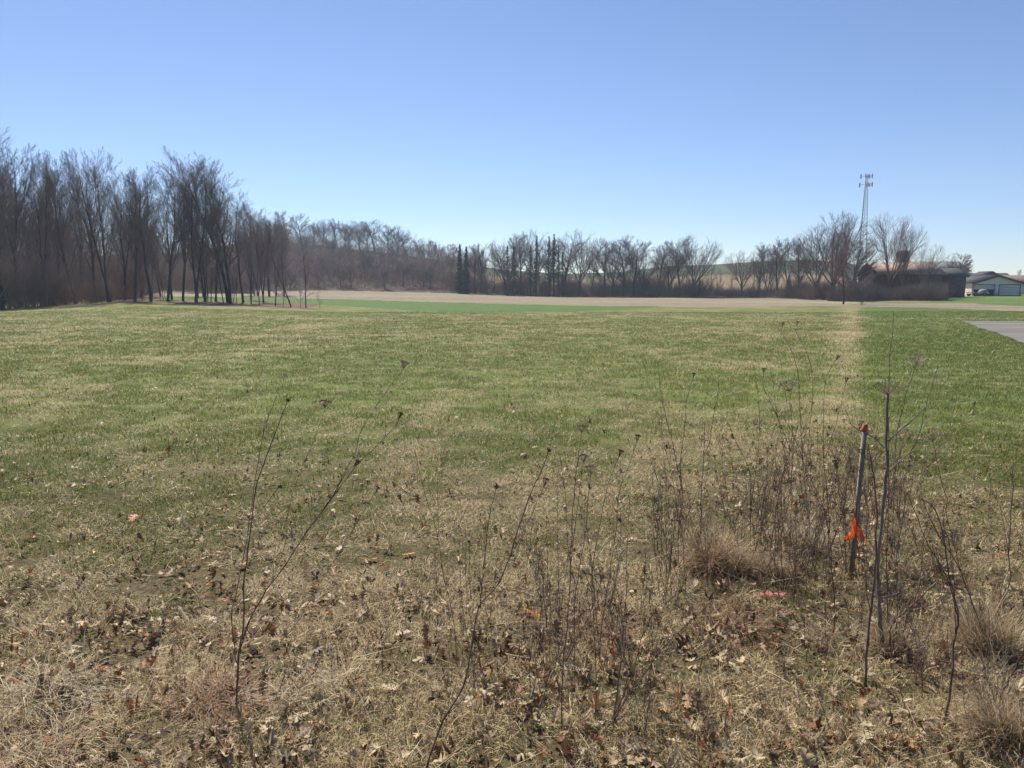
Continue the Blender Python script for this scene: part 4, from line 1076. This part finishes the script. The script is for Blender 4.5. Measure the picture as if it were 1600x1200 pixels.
weed((1565, 1122), [([(1565,1116),(1565,1088),(1575,1066),(1586,1043),(1600,1011),(1612,980)], 5, 2, .02, None), ([(1566,1100),(1580,1075),(1600,1050)], 2.5, 1, .03, None)], 'stout brown stem in the bottom right corner', 'sapling', 'woody_shoot', M_STEM, tw=8)
weed((1302, 988), [([(1302,983),(1304,930),(1295,867),(1292,815),(1278,780),(1262,750)], 2.8, .8, .02, None), ([(1290,985),(1289,930),(1286,880)], 1.6, .7, 0, None)], 'dead weed in front of the stake foot', tw=12)
# small random weeds of the weedy strip: shared meshes
def small_proto(seed):
    rg = random.Random(seed); H = rg.uniform(.6, 1.05); st = []; hd = []
    for s_ in range(rg.choice([1, 2, 2, 3])):
        p = Vector((rg.gauss(0, .012), rg.gauss(0, .012), -.02)); d = Vector((rg.gauss(0, .16), rg.gauss(0, .16), 1)).normalized(); pts = [p.copy()]
        h = H * rg.uniform(.6, 1.05)
        for i in range(9):
            d = (d + Vector((rg.gauss(0, .06), rg.gauss(0, .06), .02))).normalized(); p = p + d * h / 9; pts.append(p.copy())
        m = MB(); rad = [.0023 * (1 - .6 * i / 9) for i in range(10)]; m.tube(pts, rad, 5); twiglets(m, pts, rad, rg, 14, .07, .2)
        for _ in range(rg.choice([1, 2, 3])):
            q = pts[rg.randrange(3, 7)]; dd = rnd_dir(d, rg.uniform(.3, .6), rg); l = h * rg.uniform(.2, .4)
            q1 = q + dd * l * .5; q2 = q1 + (dd + Vector((0, 0, .3))).normalized() * l * .5; m.tube([q, q1, q2], [.0012, .001, .0006], 4); twiglets(m, [q, q1, q2], [0] * 3, rg, 14, .04, 0)
        st.append(m.mesh('stem', True))
    mh = None
    if rg.random() < .6:
        tmp = umbel(None, pts[-1], (0, 0, 1), rg.uniform(.018, .03), rg, M_HEAD, 14, .8); mh = tmp.data; bpy.data.objects.remove(tmp)
    for a in st: a.materials.append(M_STEM if rg.random() < .8 else M_STEM_P)
    return st, mh
SP_ = [small_proto(300 + k) for k in range(12)]
def small_weed(u, v, sc_, label, group):
    st, mh = random.choice(SP_); b = spot(u, ground_y(v)); o = thing('dead_weed', label, 'weed', b, R(0, 6.28), group); o.scale = (sc_,) * 3
    o.rotation_euler = (random.gauss(0, .1), random.gauss(0, .1), R(0, 6.28))
    for a in st: link('stem', a, None, o)
    if mh: link('seed_head', mh, None, o)
def scatter_w(n, ub, vb, label, group, s0=.5, s1=1.1):
    for _ in range(n): small_weed(R(*ub), R(*vb), R(s0, s1), label, group)
scatter_w(56, (1020, 1260), (800, 960), 'thin dead weed among the stems around the brown grass clump', 'thin weeds around the brown grass clump', .45, 1.0)
scatter_w(60, (1180, 1420), (740, 930), 'thin dead weed crowded around the wooden stake', 'thin weeds around the stake', .5, 1.1)
scatter_w(60, (1230, 1620), (930, 1160), 'thin dead weed among the woody shoots at the lower right', 'thin weeds at the lower right', .35, .8)
scatter_w(30, (820, 1010), (960, 1150), 'thin dead weed inside the middle clump of tall weeds', 'thin weeds in the middle clump', .4, .85)
scatter_w(34, (620, 860), (860, 1130), 'thin dead weed around the large leaning one left of middle', 'thin weeds left of middle', .3, .7)
scatter_w(30, (990, 1230), (960, 1180), 'short thin dead weed in the litter at the bottom right of middle', 'short weeds right of middle', .25, .5)
scatter_w(9, (60, 360), (900, 1180), 'short dead sprig in the thatch at the lower left', 'short sprigs at the lower left', .2, .4)
scatter_w(16, (1400, 1620), (800, 930), 'short dead weed at the edge of the green lawn', 'short weeds by the lawn', .3, .7)

# wooden survey stake with flagging
def stake():
    y0 = ground_y(899); b = spot(1330, y0); top = at(1352, 663, y0 + .03) - b
    t = thing('survey_stake', 'leaning grey wooden stake with a red painted top and an orange ribbon', 'stake', b)
    d = top.normalized(); a = Vector((0, 1, 0)).cross(d).normalized(); c = d.cross(a)
    def bar(m, s0, s1, w, dp):
        vs = []
        for s_ in (s0, s1):
            for i, j in ((-1, -1), (1, -1), (1, 1), (-1, 1)): vs.append(d * s_ + a * i * w + c * j * dp)
        m.add(vs, [(0,3,2,1),(4,5,6,7),(0,1,5,4),(1,2,6,5),(2,3,7,6),(3,0,4,7)])
    L = top.length; w = .0122
    m = MB(); bar(m, -.05, L * .95, w, .009); m.build('stake_body', mat_noise('weathered_stake', (0.11, 0.098, 0.085), (0.31, 0.275, 0.235), 14, .9, .3, 5, stretch=(3, 3, .4)), t)
    m = MB(); bar(m, L * .9502, L, w, .009); bar(m, L * .957, L * .992, w + .0014, .0100); m.build('painted_top', mat_noise('red_marking_paint', (0.20, 0.10, 0.08), (0.62, 0.085, 0.06), 55, .75), t)
    # ribbon: band, left loop and right tail
    mo = mat_leafy('orange_ribbon', .45, .45); col = (1.0, 0.17, 0.045)
    s0 = (at(1338, 822, y0) - b).dot(d)
    m = MB()
    for i in range(2): m_ = None
    vs = []; K = 12
    for k in range(K + 1):
        w_ = 2 * math.pi * k / K; r1 = (w + .003) / max(abs(math.cos(w_)), .75); r2 = (.013)
        for s_ in (-.013, .014): vs.append(d * (s0 + s_) + a * math.cos(w_) * r1 + c * math.sin(w_) * r2)
    m.add(vs, [(2*k, 2*k+2, 2*k+3, 2*k+1) for k in range(K)], col)
    def ribbon(pts, ws, tw):
        vs = []; n = len(pts)
        for i, (u, v, dy) in enumerate(pts):
            p = at(u, v, y0 - .02 + dy) - b; wv = Vector((math.cos(tw[i]), math.sin(tw[i]) * .8, .25 * math.sin(tw[i] * 2))) * ws[i]
            vs += [p - wv, p + Vector((0, .004 * (-1) ** i, 0)), p + wv]
        m.add(vs, [(3*i+j, 3*i+j+1, 3*i+j+4, 3*i+j+3) for i in range(n - 1) for j in (0, 1)], col)
    ribbon([(1335,809,-.012),(1333,816,-.02),(1335,824,-.008),(1331,832,-.026),(1330,838,-.018),(1327,843,-.028)], [.007, .017, .015, .026, .025, .031], [.3, -.2, .2, .5, -.2, .2])
    ribbon([(1336,823,-.01),(1341,830,-.026),(1344,835,-.014),(1348,841,-.026),(1352,848,-.018)], [.016, .029, .031, .026, .004], [.8, .4, .9, .5, .8])
    m.build('ribbon', mo, t)
stake()
def scrap():
    y0 = ground_y(938); b = spot(1207, y0); m = MB(); rg = random.Random(4); n = 7; vs = []
    for i in range(n):
        x = -.07 + .14 * i / (n - 1); vs += [(x, rg.gauss(0, .008) - .014, .02 + rg.uniform(0, .02)), (x + rg.gauss(0, .004), rg.gauss(0, .008) + .016, .025 + rg.uniform(0, .025))]
    m.add(vs, [(2*i, 2*i+2, 2*i+3, 2*i+1) for i in range(n - 1)], (0.62, 0.20, 0.20))
    o = m.build('plastic_scrap', mat_leafy('pink_plastic', .3), None, False, b + Vector((0, 0, .01))); tag(o, 'small crumpled pink plastic scrap lying in the litter', 'litter')
scrap()

# grass clumps
def clump(u, v, wpx, hpx, cols, n, label, tall=1.0, flat=.7):
    y0 = ground_y(v); b = spot(u, y0); k = y0 / F; W = wpx * k / 2; H = hpx * k * 1.05
    rr = W * .62 * rng.random(n) ** .75; a0 = rng.random(n) * 6.283
    P = np.stack([np.cos(a0) * rr, np.sin(a0) * rr, np.full(n, -.01)], 1)
    az = a0 * .0 + rng.random(n) * 6.283; wind = rng.uniform(0, 6.28); az = np.where(rng.random(n) < .35, wind + rng.normal(0, .5, n), az); L = rng.uniform(.3, 1.1, n) ** 1.2 * math.hypot(W, H) * 1.0; lean = np.clip(rng.normal(1.25 - .55 * tall, .38, n), .05, 1.5)
    segs = 4; pts = [P]; cur = P
    for s_ in range(segs):
        D = np.stack([np.cos(az) * np.sin(lean), np.sin(az) * np.sin(lean), np.cos(lean)], 1); cur = cur + D * (L / segs)[:, None]; cur[:, 2] = np.maximum(cur[:, 2], .008); pts.append(cur)
        lean = np.minimum(lean + flat * rng.uniform(.15, .75, n), 2.4); az = az + rng.normal(0, .38, n)
    wd_ = rng.uniform(.0009, .0021, n) * max(1, y0 / 4)
    sd = np.stack([-np.sin(az), np.cos(az), 0 * az], 1) * wd_[:, None]
    fade = [1, 1, .85, .6, .15]
    V = np.stack([q for i, p in enumerate(pts) for q in (p - sd * fade[i], p + sd * fade[i])], 1)
    f = np.array([[2*i, 2*i+1, 2*i+3, 2*i+2] for i in range(segs)])[None] + (np.arange(n) * 10)[:, None, None]
    cc = np.array(cols)[rng.integers(0, len(cols), n)] * rng.uniform(.7, 1.2, (n, 1))
    o = link('grass_clump', mesh_np('grass_clump', V.reshape(-1, 3), f.ravel(), np.full(n * segs, 4), np.repeat(cc, 10, axis=0)), M_GRASS, None, b)
    tag(o, label, 'grass clump')
BR = [(0.42, 0.29, 0.17), (0.27, 0.17, 0.10), (0.52, 0.40, 0.25)]; PL = [(0.50, 0.42, 0.28), (0.40, 0.32, 0.20), (0.62, 0.54, 0.38)]; RD = [(0.30, 0.16, 0.09), (0.38, 0.24, 0.14), (0.44, 0.34, 0.22)]
clump(1115, 892, 118, 60, BR, 2300, 'rounded brown dry grass clump below the dark weed')
clump(1200, 896, 70, 48, PL + BR, 900, 'smaller pale dry grass clump right of the brown one')
clump(1545, 1022, 105, 95, BR + PL, 1700, 'tall pale grass tussock at the right edge', 1.4, .45)
clump(1572, 1165, 120, 100, BR + PL, 1500, 'brown grass tussock in the bottom right corner', 1.3, .5)
clump(1392, 1018, 90, 60, PL + BR, 900, 'dry grass tuft round the foot of the cut sapling', 1.2, .5)
clump(1310, 1010, 100, 40, PL, 700, 'low pale grass tuft left of the cut sapling foot', .4)
clump(335, 1105, 190, 40, RD, 1300, 'rusty brown grass mat beside the foot of the tall forked weed', .1)
clump(470, 1090, 150, 30, PL, 900, 'straw coloured grass mat right of the tall forked weed foot', .2)
clump(70, 1090, 220, 34, PL, 1200, 'pale matted grass at the lower left edge', .1)
clump(60, 1190, 240, 40, PL + BR, 1200, 'matted dry grass in the bottom left corner', .1)
clump(930, 985, 170, 26, BR + RD, 900, 'brown flattened grass mat inside the middle weed clump', .1)
clump(1130, 975, 190, 20, RD, 700, 'reddish flattened grass below the brown grass clump', 0)
clump(1250, 850, 140, 26, PL + BR, 800, 'loose dry grass tuft left of the orange ribbon', .3)
clump(1560, 1060, 130, 30, PL, 600, 'pale fallen grass below the tall tussock', .1)

def one_leaf(u, v, size, col, rz, label):
    y0 = ground_y(v); b = spot(u, y0); m = MB(); rg = random.Random(int(u + v)); c1, c2 = rg.uniform(-6, 9), rg.uniform(-3, 5)
    def hgt(x, yy): return .022 + c1 * x * x + c2 * yy * yy + rg.gauss(0, .0015)
    out = []
    for i in range(len(OUT)):
        out += [Vector(OUT[i]) * (1 + rg.gauss(0, .04))]
    vs = [(p.x * size * .9, p.y * size, hgt(p.x * size, p.y * size)) for p in out]; vs += [(p.x * size * .45, p.y * size * .6, hgt(p.x * size * .5, p.y * size * .5)) for p in out]
    n = len(out); vs.append((0, 0, .022))
    m.add(vs, [(i, (i + 1) % n, n + (i + 1) % n, n + i) for i in range(n)] + [(n + i, n + (i + 1) % n, 2 * n) for i in range(n)], col)
    m.tube([(0, -size * .46, hgt(0, .05)), (.006, -size * .6, .014), (.012, -size * .78, .012)], [.0012, .0009, .0008], 4, col)
    o = m.build('oak_leaf', M_LEAF, None, False, b); o.rotation_euler = (rg.gauss(.12, .15), rg.gauss(0, .2), rz); tag(o, label, 'leaf', 'fallen oak leaves that stand out')
PA = (0.60, 0.49, 0.32); TN = (0.50, 0.38, 0.24); RU = (0.40, 0.14, 0.05); OR = (0.52, 0.22, 0.08)
for a in [(1405, 1160, .12, PA, 1.2, 'palest lobed oak leaf lying flat near the bottom right'), (1146, 1052, .085, PA, .4, 'pale oak leaf alone right of the bottom middle'),
          (1165, 1118, .10, PA, 2.2, 'pale oak leaf lower right of the lone pale one'), (1194, 1140, .09, TN, 1.0, 'tan oak leaf just right of a rusty one at the bottom'),
          (1140, 1122, .08, RU, .2, 'rusty oak leaf touching a pale leaf at the bottom'), (880, 1047, .085, PA, 1.5, 'pale oak leaf behind the upright stems of the middle clump'),
          (737, 1100, .10, PA, .6, 'pale oak leaf below the large leaning weed'), (752, 1094, .07, RU, 2.0, 'rust brown leaf next to the pale one below the large leaning weed'),
          (611, 1078, .09, PA, 1.1, 'pale oak leaf left of the large leaning weed'), (495, 1108, .10, PA, 2.6, 'pale oak leaf in the straw right of the tall forked weed foot'),
          (462, 1135, .10, TN, .8, 'tan curled leaf below the straw mat at the lower left of middle'), (1372, 1112, .09, PA, .3, 'pale oak leaf left of the palest flat one'),
          (1490, 1126, .10, PA, 1.8, 'pale oak leaf beside the foot of the dark bent stem'), (208, 813, .13, OR, .2, 'orange brown leaf alone in the grass at the left'),
          (832, 962, .13, OR, 1.0, 'orange brown oak leaf in the middle of the weeds'), (575, 878, .12, RU, 1.9, 'dark rusty leaf standing in the grass left of middle'),
          (155, 1052, .10, RU, .9, 'rust brown leaf at the lower left'), (85, 1165, .11, RU, 2.4, 'rust brown leaf near the bottom left corner'),
          (1460, 1042, .10, TN, .2, 'tan leaf left of the pale grass tussock'), (1280, 1018, .09, RU, 1.4, 'rust brown leaf left of the cut sapling foot'),
          (1330, 1068, .10, TN, .5, 'tan curled leaf below the cut sapling foot'), (640, 870, .10, OR, 2.0, 'small orange brown leaf above the large leaning weed'),
          (530, 862, .08, PA, 2.9, 'small pale leaf right of the forked weed branch'), (1425, 1175, .08, OR, 2.0, 'orange brown leaf beneath the palest flat one')]:
    one_leaf(*a)

# ------------------------------------------------------------------ air
hz = MB(); hz.box(-420, -60, -12, 420, 420, 62)
hm = bpy.data.materials.new('air'); hm.use_nodes = True
ht = hm.node_tree; ht.nodes.remove(ht.nodes['Principled BSDF'])
pv = ht.nodes.new('ShaderNodeVolumePrincipled'); pv.inputs['Density'].default_value = 0.00043; pv.inputs['Color'].default_value = (0.62, 0.78, 1.0, 1)
pv.inputs['Anisotropy'].default_value = 0.3
ht.links.new(pv.outputs[0], ht.nodes['Material Output'].inputs['Volume'])
tag(hz.build('haze', hm), kind='stuff')
